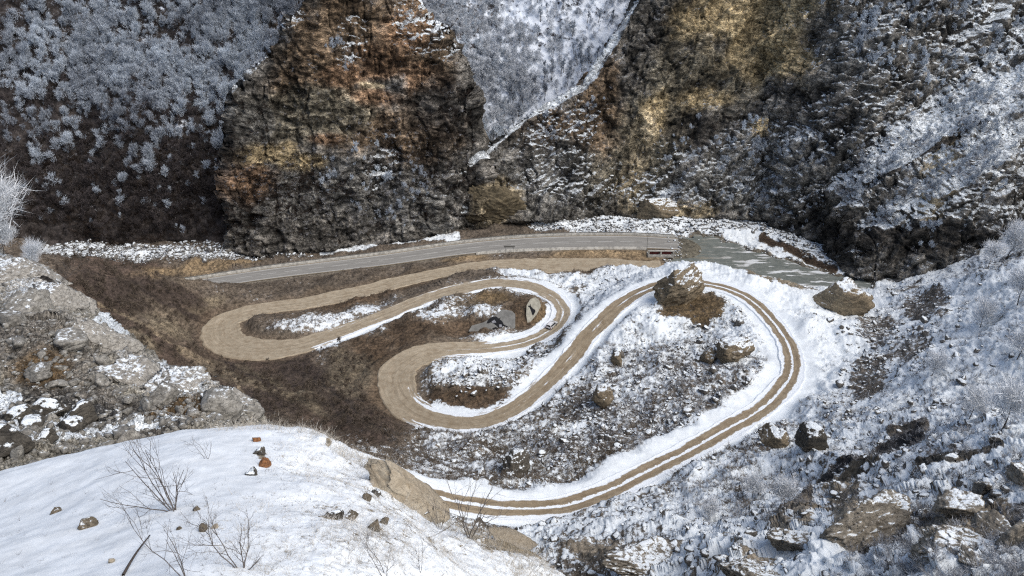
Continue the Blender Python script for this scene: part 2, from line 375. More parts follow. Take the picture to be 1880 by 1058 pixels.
# valley
vf = VAL.astype(F)
setsnow(vf, 0.40)
setsnow(vf * sstep(900, 1350, U + 60 * Wn), 0.52)
setsnow(vf * sstep(1380, 1520, U + 50 * Wn) * sstep(480, 540, V), 0.73)
LB = vf * (1 - sstep(-30, 60, U - np.interp(V, [400,480,560,640,700,760,800,830], [900,1250,700,640,730,740,760,620]) + 60 * Wn))
setsnow(LB, 0.20); paint(LB, (0.125, 0.103, 0.08))
for c, s, lst in (((0.092,0.068,0.053), 0.05, [(260,560,170,70,20),(330,640,150,60,10),(520,700,200,60,10),(620,760,130,60,20),(250,500,140,30,10),(230,590,110,50,30)]),
                  ((0.135,0.11,0.082), 0.05, [(300,590,90,40,30),(640,690,60,50,20),(330,520,60,20,0),(1010,455,170,10,0),(870,475,50,12,0)]),
                  ((0.03,0.025,0.022), 0.0, [(560,690,40,25,0)]),
                  ((0.27,0.2,0.12), 0.0, [(340,500,110,12,-6),(1110,472,130,14,0),(400,490,90,10,-6),(1210,500,40,20,0),(860,470,60,12,0)]),
                  ((0.13,0.12,0.105), 0.5, [(330,467,200,14,0),(150,462,90,18,0)]),
                  ((0.10,0.07,0.045), 0.06, [(680,640,60,30,0),(760,610,60,25,-15),(960,580,60,45,0),(840,600,70,20,0),(880,735,90,22,0),(1040,500,70,16,0),(700,690,40,60,0),(640,560,140,12,-14)]),
                  ((0.14,0.10,0.055), 0.05, [(1285,575,75,28,5),(1250,590,50,35,0),(900,550,50,18,0),(1000,585,28,45,0)]),
                  ((0.18,0.155,0.125), 0.46, [(1320,720,90,70,0),(1200,780,110,50,-25),(980,850,130,60,0),(850,850,120,60,0),(640,590,120,20,-20),(1370,640,40,40,0),(560,600,80,22,-8),(1200,700,60,60,0),(1050,790,90,40,0)]),
                  ((0.15,0.13,0.108), 0.36, [(1610,610,50,60,0),(1590,690,40,60,20),(1700,565,60,40,0),(1680,640,60,40,0),(1420,805,30,25,0)])):
    for z in lst:
        m = zone(*z) * vf; paint(m * 0.95, c); setsnow(m * 0.95, s)
for s, lst in ((0.85, [(1380,600,60,80,30),(1500,640,60,110,0),(1400,530,110,26,20),(1220,500,60,22,0),(1300,900,60,30,-30),(1480,740,70,50,-30),(1120,640,60,22,-50),(1230,620,60,40,0),(1160,560,20,26,0)]),
               (0.62, [(1150,690,60,50,0),(860,690,60,24,0),(900,675,60,16,0),(1130,530,70,30,-40),(980,505,110,14,8),(1340,640,50,50,0),(1560,860,120,60,-30),(1800,750,140,100,0),(1700,900,120,60,-30)])):
    for z in lst: setsnow(zone(*z) * vf, s)
for pts, hw, s in (([(590,462),(700,452),(780,443),(840,440)], 7, .8),([(985,417),(1080,414),(1200,410),(1240,418)], 9, .9),([(1290,418),(1400,420),(1470,450),(1550,490),(1640,505)], 15, .9),
                   ([(1640,800),(1700,790)], 10, .2),([(500,648),(620,640)], 5, .5)):
    m = line(pts, hw, 0.3) * vf; setsnow(m, s)
m = line([(1400,440),(1470,470),(1530,500)], 8, 0.3) * vf; paint(m, (0.05,0.035,0.025)); setsnow(m, 0)
# rock bands in the near right slope
for pts, hw, c in (([(1490,905),(1560,865),(1640,815),(1690,795)], 9, (0.03,0.03,0.032)),([(1480,985),(1490,930),(1520,900)], 9, (0.06,0.055,0.05)),
                   ([(1540,900),(1620,860)], 12, (0.13,0.11,0.08)),([(1700,880),(1850,840)], 5, (0.07,0.065,0.055))):
    m = line(pts, hw, 0.35) * vf; paint(m, c); setsnow(m, 0.0)
for z in [(1580,960,80,55,0),(1440,985,36,24,0),(1790,990,90,60,0),(1330,1010,60,22,0),(1150,1015,110,20,0),(1480,960,30,30,0),(1400,1040,60,25,0)]:
    m = zone(*z) * vf; paint(m, (0.25, 0.215, 0.165)); setsnow(m, 0.28)
for c, s, lst in (((0.20,0.165,0.115), 0.1, [(300,600,70,22,25),(450,700,80,20,15),(640,690,50,40,30),(380,560,40,14,-20),(560,740,70,16,25),(250,640,40,20,35)]), ((0.065,0.05,0.042), 0.03, [(210,545,80,24,25),(300,540,90,18,20),(480,745,70,18,20),(560,690,45,22,0),(640,770,60,18,30)]), ((0.24,0.205,0.15), 0.1, [(1450,527,60,9,18),(1390,516,40,7,20)])):
    for z in lst:
        m = zone(*z) * vf; paint(m * .9, c); setsnow(m * .9, s)
for pts, hw, c in (([(380,640),(430,680),(520,720)], 5, (.06,.047,.04)),([(240,520),(300,560),(370,590)], 5, (.055,.043,.036)),([(560,690),(620,730),(680,790)], 6, (.06,.048,.04)),([(330,650),(420,690),(450,740)], 4, (.25,.2,.14)),([(180,560),(260,600),(330,650)], 5, (.2,.16,.11))):
    m = line(pts, hw, .5) * vf; paint(m, c)
for z in [(500,655,90,7,-4),(390,692,70,6,4),(690,822,70,8,10),(450,590,40,5,0)]: setsnow(zone(*z, .9) * vf * .8, .42)
# ploughed verges of the dirt road
vL = np.where(inn, RG.get(dirt[dI, 4].astype(F), X, Y), 0); vR = np.where(inn, RG.get(dirt[dI, 6].astype(F), X, Y), 0)
sg = np.where(inn, RG.get(dS, X, Y), 0)
vs = np.where(sg > 0, vL, vR)
m = (1 - sstep(0.6, 3.6, DE + 1.6 * Wn + 1.2 * Wn2)) * vf
setsnow(m * sstep(0.3, 0.9, vs), 0.88)
m2 = m * (1 - sstep(0.1, 0.5, vs)); setsnow(m2 * 0.7, 0.02); paint(m2 * 0.5, (0.16, 0.12, 0.08))
m = (1 - sstep(0, 2.5, ME)) * vf; paint(m, (0.16,0.14,0.11)); setsnow(m, 0.1)
m = (1 - sstep(0, 4, WDT)) * vf; paint(m, (0.12,0.11,0.085)); setsnow(m, 0.05)
# left rubble slope
lf = LFT.astype(F)
paint(lf, (0.34, 0.318, 0.265)); setsnow(lf, 0.22)
for c, s, lst in (((0.52,0.50,0.455), 0.40, [(60,570,80,50,40),(250,690,70,30,40),(350,720,110,40,20),(60,500,80,40,30),(420,740,50,30,30)]),
                  ((0.22,0.20,0.17), 0.10, [(100,680,120,70,30),(200,760,110,40,20),(260,790,90,25,0),(40,640,80,50,0)]),
                  ((0.16,0.11,0.06), 0.05, [(330,770,70,20,-20),(420,745,30,14,30),(80,690,60,30,0)]),
                  ((0.10,0.098,0.095), 0.1, [(90,780,130,40,0),(20,830,60,30,0)])):
    for z in lst:
        m = zone(*z) * lf; paint(m, c); setsnow(m, s)
for pts, hw, s in (([(180,590),(215,625)], 12, .8),([(285,682),(340,690),(410,712)], 9, .7),([(5,745),(25,750)], 18, .9),([(60,800),(110,790),(150,760)], 14, .8),([(100,820),(150,800)], 16, .9),([(20,800),(60,830)], 15, .85),([(0,462),(70,480),(120,530),(150,560)], 9, .55),([(0,850),(140,820),(330,790)], 9, .8)):
    setsnow(line(pts, hw, 0.3) * lf, s)
m = line([(10,500),(60,510),(110,545),(150,570)], 5, 0.2) * lf; paint(m, (0.04,0.035,0.03)); setsnow(m, 0)
# snow-covered knoll
kf = KNB.astype(F)
paint(kf, (0.22, 0.18, 0.12)); setsnow(kf, 1.0)
for z in [(700,900,60,50,40),(640,870,60,40,30),(600,950,70,60,0),(720,960,90,50,0),(850,1000,90,40,10),(520,850,50,40,0),(480,840,20,30,0)]:
    setsnow(zone(*z) * kf, 0.60)
for z in [(700,850,40,14,30),(900,985,60,22,30),(960,1005,50,22,30),(610,945,20,10,0),(480,830,10,12,0),(600,820,10,10,0)]:
    setsnow(zone(*z) * kf, 0.30)
# side of the knoll hanging over the valley shows bare earth
snow = np.clip(snow + np.clip(Wn * 0.10 + Wn2 * 0.08, -.2, .2) * (~KNB), 0, 1).astype(F)
tone = tone * (1 + 0.35 * Wn2 + 0.25 * Wn)[..., None]
tone = np.clip(tone, 0.012, 0.6).astype(F)
print('zones', time.time() - T0)

# ------------------------------------------------------------------ relief
disp = np.zeros(U.shape, F)
def sub(mask, fn):
    idx = np.nonzero(mask.ravel())[0]
    disp.reshape(-1)[idx] += fn(P.reshape(-1, 3)[idx], idx)
rock = (WALL & ~BKC & ~BKA)
def f_rock(p, idx):
    f1, e1, c1 = facets(p, 9, 1, (1, 1, 1.5)); f2, e2, c2 = facets(p, 4.6, 2, (.8, 1, 1.6)); f3, e3, c3 = facets(p, 2.0, 3, (.7, 1, 1.8))
    ca, sa = 0.70, 0.71
    t = np.stack([p[:, 0] * ca + p[:, 2] * sa, p[:, 1], -p[:, 0] * sa + p[:, 2] * ca], 1)          # along / across the dipping beds
    right = sstep(-40, 10, p[:, 0]); left = 1 - right
    big = fbm(t, 16, 4, ridged=True, seed=51, aniso=(.22, .6, 1)) * right + fbm(p, 20, 4, ridged=True, seed=52, aniso=(1, .6, .28)) * left
    med = fbm(t, 6, 5, .6, seed=53, ridged=True, aniso=(.3, .7, 1)) * right + fbm(p, 6, 5, .6, seed=54, ridged=True, aniso=(.45, .7, 1)) * left
    crack = fbm(t, 9, 4, .6, seed=55, ridged=True, aniso=(.35, .7, 1)) * right + fbm(p, 9, 4, .6, seed=56, ridged=True, aniso=(.8, .7, .6)) * left
    bedc = fbm(t, 5, 3, seed=57, aniso=(.07, .2, 1)) * right + fbm(p, 6, 3, seed=58, aniso=(.10, .2, 1)) * left
    wob = fbm(p, 26, 3, seed=61); q1 = (p[:, 2] * left + t[:, 2] * right) / 8.5 + 1.1 * wob + .12 * fbm(p, 3, 2, seed=62)
    q2 = (p[:, 2] * left + t[:, 2] * right) / 3.1 + 1.6 * wob + .2 * fbm(p, 2, 2, seed=63)
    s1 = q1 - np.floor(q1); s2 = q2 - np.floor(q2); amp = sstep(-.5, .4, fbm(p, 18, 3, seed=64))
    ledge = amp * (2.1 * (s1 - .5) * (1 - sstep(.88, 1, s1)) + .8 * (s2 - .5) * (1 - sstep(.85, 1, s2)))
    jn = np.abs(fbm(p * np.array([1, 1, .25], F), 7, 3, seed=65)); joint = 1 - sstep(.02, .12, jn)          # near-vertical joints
    k = (1.0 - .45 * joint) * (1 - .35 * amp * (1 - sstep(0, .16, s1))) * (1.0 + 0.34 * big + 0.22 * med + 0.34 * bedc) * (1 - .55 * sstep(.45, .85, crack)) * (.78 + .44 * c1) * (.76 + .48 * c2) * (.8 + .4 * c3)  # bedding and crack tone; hollows, joints, ledge backs dimmed as painted shade
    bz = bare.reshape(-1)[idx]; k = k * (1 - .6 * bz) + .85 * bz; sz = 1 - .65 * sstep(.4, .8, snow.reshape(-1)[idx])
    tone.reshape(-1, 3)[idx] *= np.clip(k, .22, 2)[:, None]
    return ledge * sz - 1.1 * joint * sz + 4.6 * big * sz + 2.6 * fbm(p, 34, 3, seed=1) + 1.6 * f1 * sz + 1.1 * f2 * sz + 1.7 * med * sz - 0.9 * sz * sstep(.45, .85, crack) + 0.45 * f3 * sz + 0.55 * fbm(p, 1.5, 3, .6, seed=8)
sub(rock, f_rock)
sub(BKC | BKA, lambda p, i: 3.0 * fbm(p, 30, 4, seed=1) + 1.6 * fbm(p, 8, 4, ridged=True, seed=2) + 0.5 * fbm(p, 2, 3, seed=6))
keep = (1 - flat).reshape(-1)
def f_val(p, idx):
    f2, e2, c2 = facets(p, 2.6, 5); f3, e3, c3 = facets(p, 1.05, 6)
    near = (1 - sstep(60, 150, DD.reshape(-1)[idx]))
    r = 1.7 * fbm(p, 15, 3, seed=14, ridged=True) + 1.0 * fbm(p, 5, 4, .55, seed=15) + 0.20 * f2 + 0.15 * f3 + 0.24 * fbm(p, 1.0, 3, seed=16, ridged=True)
    r += near * (1.3 * facets(p, 5, 7, (1, 1, 1.3))[0] + 0.6 * f2)
    k = keep[idx]
    return r * k + 0.03 * fbm(p, 2, 2, seed=18)
sub(VAL, f_val)
def f_left(p, idx):
    f1, e1, c1 = facets(p, 3.2, 8); f2, e2, c2 = facets(p, 1.0, 9); f3, e3, c3 = facets(p, 0.42, 10)
    tone.reshape(-1, 3)[idx] *= ((0.7 + 0.5 * c3) * (0.8 + 0.4 * c2) * (0.5 + 0.5 * sstep(0, .1, e3)))[:, None]
    return 1.0 * fbm(p, 9, 4, ridged=True, seed=21) + 0.5 * f1 + 0.26 * f2 + 0.17 * f3 + 0.10 * fbm(p, .5, 3, seed=22)
sub(LFT, f_left)
def f_knob(p, idx):
    uu = U.reshape(-1)[idx]; rough = sstep(430, 640, uu)
    kdd = KG.get(KD, p[:, 0], p[:, 1]); rim = rough * sstep(-3.5, -.5, kdd)
    return (0.14 + .12 * rough) * fbm(p, 3.0, 4, seed=31) + rim * (.28 * fbm(p, 1.5, 3, seed=35) + .10 * facets(p, .8, 11)[0]) + (0.022 + 0.035 * rough) * fbm(p, 0.55, 4, seed=32) + 0.022 * rough * fbm(p, 0.16, 3, seed=33, ridged=True)
sub(KNB, f_knob)
for _ in range(1):                                    # soften the seams between relief types
    d2 = disp.copy(); d2[1:-1, 1:-1] = (disp[1:-1, 1:-1] * 2 + disp[:-2, 1:-1] + disp[2:, 1:-1] + disp[1:-1, :-2] + disp[1:-1, 2:]) / 6
    seam = np.zeros(U.shape, bool); seam[:, 1:] = LID[:, 1:] != LID[:, :-1]; seam[1:] |= LID[1:] != LID[:-1]
    disp = np.where(seam, d2, disp)
P = P + N0 * disp[..., None]
N1 = grid_normals(P)
print('relief', time.time() - T0)

# ------------------------------------------------------------------ object helpers
def raw_mesh(name, V_, Fc, uv=None, attrs=None, smooth=False):
    me = bpy.data.meshes.new(name)
    V_ = np.ascontiguousarray(V_, F); Fc = np.ascontiguousarray(Fc, np.int32); k = Fc.shape[1]
    me.vertices.add(len(V_)); me.vertices.foreach_set('co', V_.ravel())
    me.loops.add(Fc.size); me.loops.foreach_set('vertex_index', Fc.ravel())
    me.polygons.add(len(Fc)); me.polygons.foreach_set('loop_start', np.arange(0, Fc.size, k, dtype=np.int32))
    if smooth: me.polygons.foreach_set('use_smooth', np.ones(len(Fc), bool))
    for an, (ty, val) in (attrs or {}).items():
        a = me.attributes.new(an, ty, 'POINT')
        a.data.foreach_set('color' if ty == 'FLOAT_COLOR' else 'value', np.ascontiguousarray(val, F).ravel())
    me.update(); me.validate()
    return me
def link(name, me, mat=None, parent=None, **kw):
    o = bpy.data.objects.new(name, me); COL.objects.link(o)
    if mat is not None and me is not None:
        me.materials.clear(); me.materials.append(mat)
    if parent is not None: o.parent = parent
    for k, v in kw.items(): o[k] = v
    return o
def tag(o, label, cat, group=None):
    o['label'] = label; o['category'] = cat
    if group: o['group'] = group
    return o
def bm_obj(name, bm, mat, parent=None, smooth=False, **kw):
    me = bpy.data.meshes.new(name); bm.normal_update(); bm.to_mesh(me); bm.free()
    if smooth:
        for p in me.polygons: p.use_smooth = True
    return link(name, me, mat, parent, **kw)

# ------------------------------------------------------------------ materials
def newmat(name, rough=0.9, col=(0.2, 0.2, 0.2), spec=0.2, metal=0):
    m = bpy.data.materials.new(name); m.use_nodes = True
    nt = m.node_tree; b = nt.nodes['Principled BSDF']
    b.inputs['Base Color'].default_value = (*col, 1); b.inputs['Roughness'].default_value = rough
    b.inputs['Specular IOR Level'].default_value = spec; b.inputs['Metallic'].default_value = metal
    return m, nt, b
class NB:
    def __init__(s, nt): s.nt = nt
    def n(s, t, **kw):
        x = s.nt.nodes.new(t)
        for k, v in kw.items(): setattr(x, k, v)
        return x
    def l(s, a, b): s.nt.links.new(a, b)
    def val(s, sock, v):
        if hasattr(v, 'is_output'): s.l(v, sock)
        else: sock.default_value = v
    def math(s, op, a, b=0.0, c=None, clamp=False):
        x = s.n('ShaderNodeMath', operation=op, use_clamp=clamp)
        s.val(x.inputs[0], a); s.val(x.inputs[1], b)
        if c is not None: s.val(x.inputs[2], c)
        return x.outputs[0]
    def noise(s, co, scale, detail=6, rough=0.6, dist=0.0):
        x = s.n('ShaderNodeTexNoise'); s.l(co, x.inputs['Vector'])
        x.inputs['Scale'].default_value = scale; x.inputs['Detail'].default_value = detail; x.inputs['Roughness'].default_value = rough
        x.inputs['Distortion'].default_value = dist
        return x.outputs['Fac']
    def ramp(s, f, a, b, lo=0.0, hi=1.0):
        x = s.n('ShaderNodeMapRange', interpolation_type='SMOOTHSTEP'); s.val(x.inputs[0], f)
        s.val(x.inputs[1], a); s.val(x.inputs[2], b); x.inputs[3].default_value = lo; x.inputs[4].default_value = hi
        return x.outputs[0]
    def mix(s, f, a, b, mode='MIX'):
        x = s.n('ShaderNodeMix', data_type='RGBA', blend_type=mode)
        s.val(x.inputs[0], f)
        for k, v in ((6, a), (7, b)):
            if hasattr(v, 'is_output'): s.l(v, x.inputs[k])
            else: x.inputs[k].default_value = (*v, 1)
        return x.outputs[2]
    def bump(s, h, strength, dist, bsdf):
        x = s.n('ShaderNodeBump'); s.l(h, x.inputs['Height']); x.inputs['Strength'].default_value = strength; x.inputs['Distance'].default_value = dist
        s.l(x.outputs[0], bsdf.inputs['Normal'])
SNOW = (0.81, 0.865, 0.895)
def terrain_mat(name, s_tone, s_snow, nzk, bump, snowcol=SNOW, gain=2.3, crack=0, grain=1.7):
    m, nt, b = newmat(name, 0.92); g = NB(nt)
    geo = g.n('ShaderNodeNewGeometry'); co = geo.outputs['Position']
    at = g.n('ShaderNodeAttribute', attribute_name='tone'); sn = g.n('ShaderNodeAttribute', attribute_name='snow')
    n1 = g.noise(co, s_tone, 9, 0.68); n2 = g.noise(co, s_snow, 9, 0.66, 0.3); n3 = g.noise(co, s_tone * 4.3, 5, 0.7)
    k = g.math('MULTIPLY', g.ramp(n1, 0.28, 0.72, 0.35, 1.7), g.ramp(n3, 0.3, 0.7, 0.65, 1.3))
    vm = g.n('ShaderNodeVectorMath', operation='SCALE'); g.l(at.outputs['Color'], vm.inputs[0]); g.l(k, vm.inputs['Scale'])
    crk = None
    if crack:                                        # fractured beds: stretched, warped cell borders at two sizes
        nn = g.n('ShaderNodeTexNoise'); g.l(co, nn.inputs['Vector']); nn.inputs['Scale'].default_value = crack * 1.7; nn.inputs['Detail'].default_value = 6
        mp = g.n('ShaderNodeMapping'); g.l(co, mp.inputs[0]); mp.inputs['Rotation'].default_value = (0, .55, 0); mp.inputs['Scale'].default_value = (.5, .7, 1.4)
        for q, sc_ in enumerate((crack, crack * 3.1)):
            vw = g.n('ShaderNodeVectorMath', operation='MULTIPLY_ADD'); g.l(nn.outputs['Color'], vw.inputs[0]); vw.inputs[1].default_value = (1.5 / crack,) * 3 if q == 0 else (.7 / crack,) * 3; g.l(mp.outputs[0], vw.inputs[2])
            vo = g.n('ShaderNodeTexVoronoi', feature='DISTANCE_TO_EDGE'); g.l(vw.outputs[0], vo.inputs['Vector']); vo.inputs['Scale'].default_value = sc_
            e = g.math('MULTIPLY', g.ramp(vo.outputs['Distance'], 0.0, 0.06 + .05 * q, 1, 0), g.ramp(n3, .4, .6))
            crk = e if crk is None else g.math('MAXIMUM', crk, g.math('MULTIPLY', e, .75))
        k = g.math('MULTIPLY', k, g.math('MULTIPLY_ADD', crk, -.62, 1.0)); vm.inputs['Scale'].default_value = 1; g.l(k, vm.inputs['Scale'])
    sep = g.n('ShaderNodeSeparateXYZ'); g.l(geo.outputs['Normal'], sep.inputs[0])
    a = g.math('MULTIPLY_ADD', sn.outputs['Fac'], gain, -gain * 0.5)
    n5 = g.noise(co, s_snow * 5.0, 4, 0.75)
    a = g.math('MULTIPLY_ADD', g.math('SUBTRACT', n2, 0.5), 2.7, a); a = g.math('MULTIPLY_ADD', g.math('SUBTRACT', n5, 0.5), grain, a)
    a = g.math('MULTIPLY_ADD', g.math('SUBTRACT', sep.outputs['Z'], 0.62), g.math('MULTIPLY_ADD', sn.outputs['Fac'], nzk * 1.6, nzk * 0.15), a)
    full = g.math('MULTIPLY_ADD', g.math('SUBTRACT', sn.outputs['Fac'], 0.86), 14, 0.0)
    a = g.math('ADD', a, g.math('MAXIMUM', full, 0))
    none = g.math('MULTIPLY_ADD', g.math('SUBTRACT', sn.outputs['Fac'], 0.07), 12, 0.0)
    a = g.math('ADD', a, g.math('MINIMUM', none, 0))
    mask = g.ramp(a, -0.12, 0.22)
    n4 = g.noise(co, s_snow * 0.6, 6, 0.6)
    vs = g.n('ShaderNodeVectorMath', operation='SCALE'); vs.inputs[0].default_value = snowcol; g.l(g.ramp(n4, 0.3, 0.7, 0.86, 1.04), vs.inputs['Scale'])
    g.l(g.mix(mask, vm.outputs[0], vs.outputs[0]), b.inputs['Base Color'])
    h = g.math('ADD', g.math('MULTIPLY', n1, 0.7), g.math('MULTIPLY', n3, 0.4))
    h = g.math('MULTIPLY', h, g.math('MULTIPLY_ADD', mask, -0.7, 1.0)); h = g.math('ADD', h, g.math('MULTIPLY', mask, 0.25))
    if crk is not None: h = g.math('MULTIPLY_ADD', crk, -.6, h)
    g.bump(h, 0.9, bump, b)
    return m
M_ROCK = terrain_mat('canyon rock', 0.32, 0.9, 1.7, 1.5, crack=.2)
M_BACK = terrain_mat('frosted hillside', 0.35, 0.7, 0.5, 0.8, (0.74, 0.80, 0.88))  # snow tinted bluer here: distant haze put into the colour
M_VAL = terrain_mat('valley ground', 0.9, 0.8, 0.9, 0.35, grain=1.1)
M_LEFT = terrain_mat('rubble', 2.2, 1.8, 1.0, 0.18, crack=.8)
M_KNOB = terrain_mat('snow knoll', 3.5, 2.6, 0.8, 0.045, (0.87, 0.915, 0.94))

# terrain objects
idx = np.arange(NT * NR, dtype=np.int32).reshape(NT, NR)
Q = np.stack([idx[:-1, :-1], idx[:-1, 1:], idx[1:, 1:], idx[1:, :-1]], -1)[..., ::-1].reshape(-1, 4)
flid = LID[:-1, :-1].reshape(-1)
Pf, Tf, Sf = P.reshape(-1, 3), tone.reshape(-1, 3), snow.reshape(-1)
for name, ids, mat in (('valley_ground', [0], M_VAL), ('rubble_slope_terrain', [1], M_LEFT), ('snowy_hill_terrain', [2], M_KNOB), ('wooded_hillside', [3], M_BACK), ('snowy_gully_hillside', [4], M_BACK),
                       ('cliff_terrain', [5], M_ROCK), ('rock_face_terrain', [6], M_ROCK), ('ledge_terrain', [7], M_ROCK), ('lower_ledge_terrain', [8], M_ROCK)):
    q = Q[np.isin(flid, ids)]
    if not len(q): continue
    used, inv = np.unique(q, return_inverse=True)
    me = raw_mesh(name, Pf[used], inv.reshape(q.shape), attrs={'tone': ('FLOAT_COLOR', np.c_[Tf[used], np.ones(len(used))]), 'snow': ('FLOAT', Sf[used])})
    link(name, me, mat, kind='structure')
print('terrain objs', time.time() - T0)

# ------------------------------------------------------------------ dirt road ribbon
def ribbon(path, offs, zf):
    tx = np.gradient(path[:, 0]); ty = np.gradient(path[:, 1]); tl = np.hypot(tx, ty)
    nx, ny = -ty / tl, tx / tl                        # left
    along = np.concatenate([[0], np.cumsum(np.hypot(np.diff(path[:, 0]), np.diff(path[:, 1])))])
    V_, ac, al = [], [], []
    for k, (o, z) in enumerate(zip(offs, zf)):
        V_.append(np.stack([path[:, 0] + nx * o, path[:, 1] + ny * o, path[:, 2] + z], 1)); ac.append(o); al.append(along)
    V_ = np.stack(V_, 1); n, c = V_.shape[:2]
    i = np.arange(n * c).reshape(n, c)
    q = np.stack([i[:-1, :-1], i[1:, :-1], i[1:, 1:], i[:-1, 1:]], -1)[..., ::-1].reshape(-1, 4)
    return V_, q, np.stack(ac, 1), np.stack(al, 1)
K = 33
fr = np.linspace(-1, 1, K)
hw = dirt[:, 3]
pp = np.stack([dirt[:, 0], dirt[:, 1], dirt[:, 2]], 1)
eL = 1 + 0.22 * fbm(pp, 9, 4, seed=41) + 0.08 * fbm(pp, 2, 2, seed=43); eR = 1 + 0.22 * fbm(pp, 9, 4, seed=42) + 0.08 * fbm(pp, 2, 2, seed=44)
offs, zf = [], []
for f in fr:
    o = f * hw * (eL if f > 0 else eR) * 1.04
    rut = -0.07 * (np.exp(-((np.abs(o) - 0.9) / 0.35) ** 2))
    bank = 0.10 * sstep(0.75, 0.92, abs(f)) - 0.5 * sstep(0.93, 1.0, abs(f))
    offs.append(o); zf.append(-0.02 + rut + bank + 0.02 * math.sin(f * 40))
V_, q, ac, al = ribbon(dirt, offs, zf)
n_ = len(dirt)
sect = np.arange(n_) / n_
att = {'across': ('FLOAT', ac), 'along': ('FLOAT', al), 'rel': ('FLOAT', np.repeat(fr[None], n_, 0)),
       'sl': ('FLOAT', np.repeat(dirt[:, 4:5], K, 1)), 'sc': ('FLOAT', np.repeat(dirt[:, 5:6], K, 1)), 'sr': ('FLOAT', np.repeat(dirt[:, 6:7], K, 1)),
       'rise': ('FLOAT', np.repeat(dirt[:, 2:3], K, 1))}
me = raw_mesh('dirt_road', V_.reshape(-1, 3), q, attrs=att, smooth=True)
m, nt, b = newmat('dirt road', 0.85, spec=0.25); g = NB(nt)
def A_(n): return g.n('ShaderNodeAttribute', attribute_name=n).outputs['Fac']
geo = g.n('ShaderNodeNewGeometry'); co = geo.outputs['Position']
cmb = g.n('ShaderNodeCombineXYZ'); g.l(A_('across'), cmb.inputs[0]); g.l(g.math('MULTIPLY', A_('along'), 0.09), cmb.inputs[1])
st = g.noise(cmb.outputs[0], 1.5, 6, 0.65); st2 = g.noise(cmb.outputs[0], 4.0, 5, 0.6)
nz = g.noise(co, 0.55, 8, 0.65); nf = g.noise(co, 3.0, 6, 0.7)
c = g.mix(g.ramp(A_('rise'), 14, 30), (0.37, 0.318, 0.235), (0.29, 0.238, 0.165))
c = g.mix(g.ramp(nz, 0.35, 0.7), c, g.mix(1.0, c, (0.74, 0.70, 0.66), 'MULTIPLY'))
c = g.mix(g.ramp(st, 0.42, 0.72), c, g.mix(1.0, c, (1.28, 1.28, 1.3), 'MULTIPLY'))
c = g.mix(g.ramp(st2, 0.50, 0.72, 0, .4), c, g.mix(1.0, c, (0.66, 0.62, 0.58), 'MULTIPLY'))
aa = g.math('ABSOLUTE', A_('across'))
tr = g.math('ABSOLUTE', g.math('SUBTRACT', g.math('ABSOLUTE', g.math('ADD', A_('across'), g.math('MULTIPLY', g.math('SUBTRACT', g.noise(co, .11, 3, .5), .5), 3.2))), .85))
c = g.mix(g.math('MULTIPLY', g.ramp(tr, .12, .42, 1, 0), g.ramp(st, .3, .6, .0, .42)), c, g.mix(1.0, c, (0.62, 0.58, 0.54), 'MULTIPLY'))
def sm(core, amt):
    return g.math('MULTIPLY', core, g.ramp(g.math('ADD', amt, g.math('MULTIPLY', g.math('SUBTRACT', st, 0.5), 1.7)), 0.42, 0.56))
lo_ = g.noise(co, 0.09, 3, 0.5); wob = g.math('ADD', g.math('MULTIPLY', g.math('SUBTRACT', nz, 0.5), 1.2), g.math('MULTIPLY', g.math('SUBTRACT', lo_, 0.5), 2.4))
aw = g.math('ADD', aa, wob)
cen = g.ramp(g.math('ABSOLUTE', g.math('ADD', A_('across'), g.math('MULTIPLY', wob, 0.5))), g.ramp(nz, .35, .65, .05, .34), g.ramp(nz, .35, .65, .2, .5), 1, 0)
acw = g.math('ADD', A_('across'), wob)
wide = g.math('MULTIPLY_ADD', A_('sc'), -0.9, 0.9)
left = g.ramp(g.math('SUBTRACT', acw, wide), 1.6, 1.9); right = g.ramp(g.math('ADD', acw, wide), -1.9, -1.6, 1, 0)
snowm = g.math('MAXIMUM', sm(cen, A_('sc')), g.math('MAXIMUM', sm(left, A_('sl')), sm(right, A_('sr'))))
snowm = g.math('MULTIPLY', snowm, g.ramp(nf, 0.22, 0.36))
c = g.mix(snowm, c, (0.80, 0.85, 0.89)); g.l(c, b.inputs['Base Color'])
g.bump(g.math('ADD', g.math('MULTIPLY', nf, 0.5), g.math('ADD', st2, g.math('MULTIPLY', snowm, 0.4))), 0.7, 0.12, b)
link('dirt_road', me, m, kind='structure')

# ------------------------------------------------------------------ main road, barriers
K = 13; fr = np.linspace(-1, 1, K)
V_, q, ac, al = ribbon(main, [f * main[:, 3] for f in fr], [np.full(len(main), 0.02 - 0.04 * abs(f)) for f in fr])
me = raw_mesh('main_road', V_.reshape(-1, 3), q, attrs={'rel': ('FLOAT', np.repeat(fr[None], len(main), 0)), 'along': ('FLOAT', al), 'across': ('FLOAT', ac)}, smooth=True)
m, nt, b = newmat('asphalt', 0.8, spec=0.3); g = NB(nt)
geo = g.n('ShaderNodeNewGeometry'); co = geo.outputs['Position']
cmb = g.n('ShaderNodeCombineXYZ'); g.l(A_('across'), cmb.inputs[0]); g.l(g.math('MULTIPLY', A_('along'), 0.05), cmb.inputs[1])
st = g.noise(cmb.outputs[0], 1.1, 5, 0.6); nz = g.noise(co, 1.5, 8, 0.7)
c = g.mix(g.ramp(st, 0.35, 0.68), (0.225, 0.22, 0.205), (0.33, 0.325, 0.30))
c = g.mix(g.ramp(nz, 0.3, 0.75, 0, .5), c, (0.19, 0.18, 0.165))
rel = g.math('ABSOLUTE', A_('rel')); 
edge = g.math('MULTIPLY', g.ramp(g.math('ABSOLUTE', g.math('SUBTRACT', rel, 0.80)), 0.018, 0.03, 1, 0), 1.0)
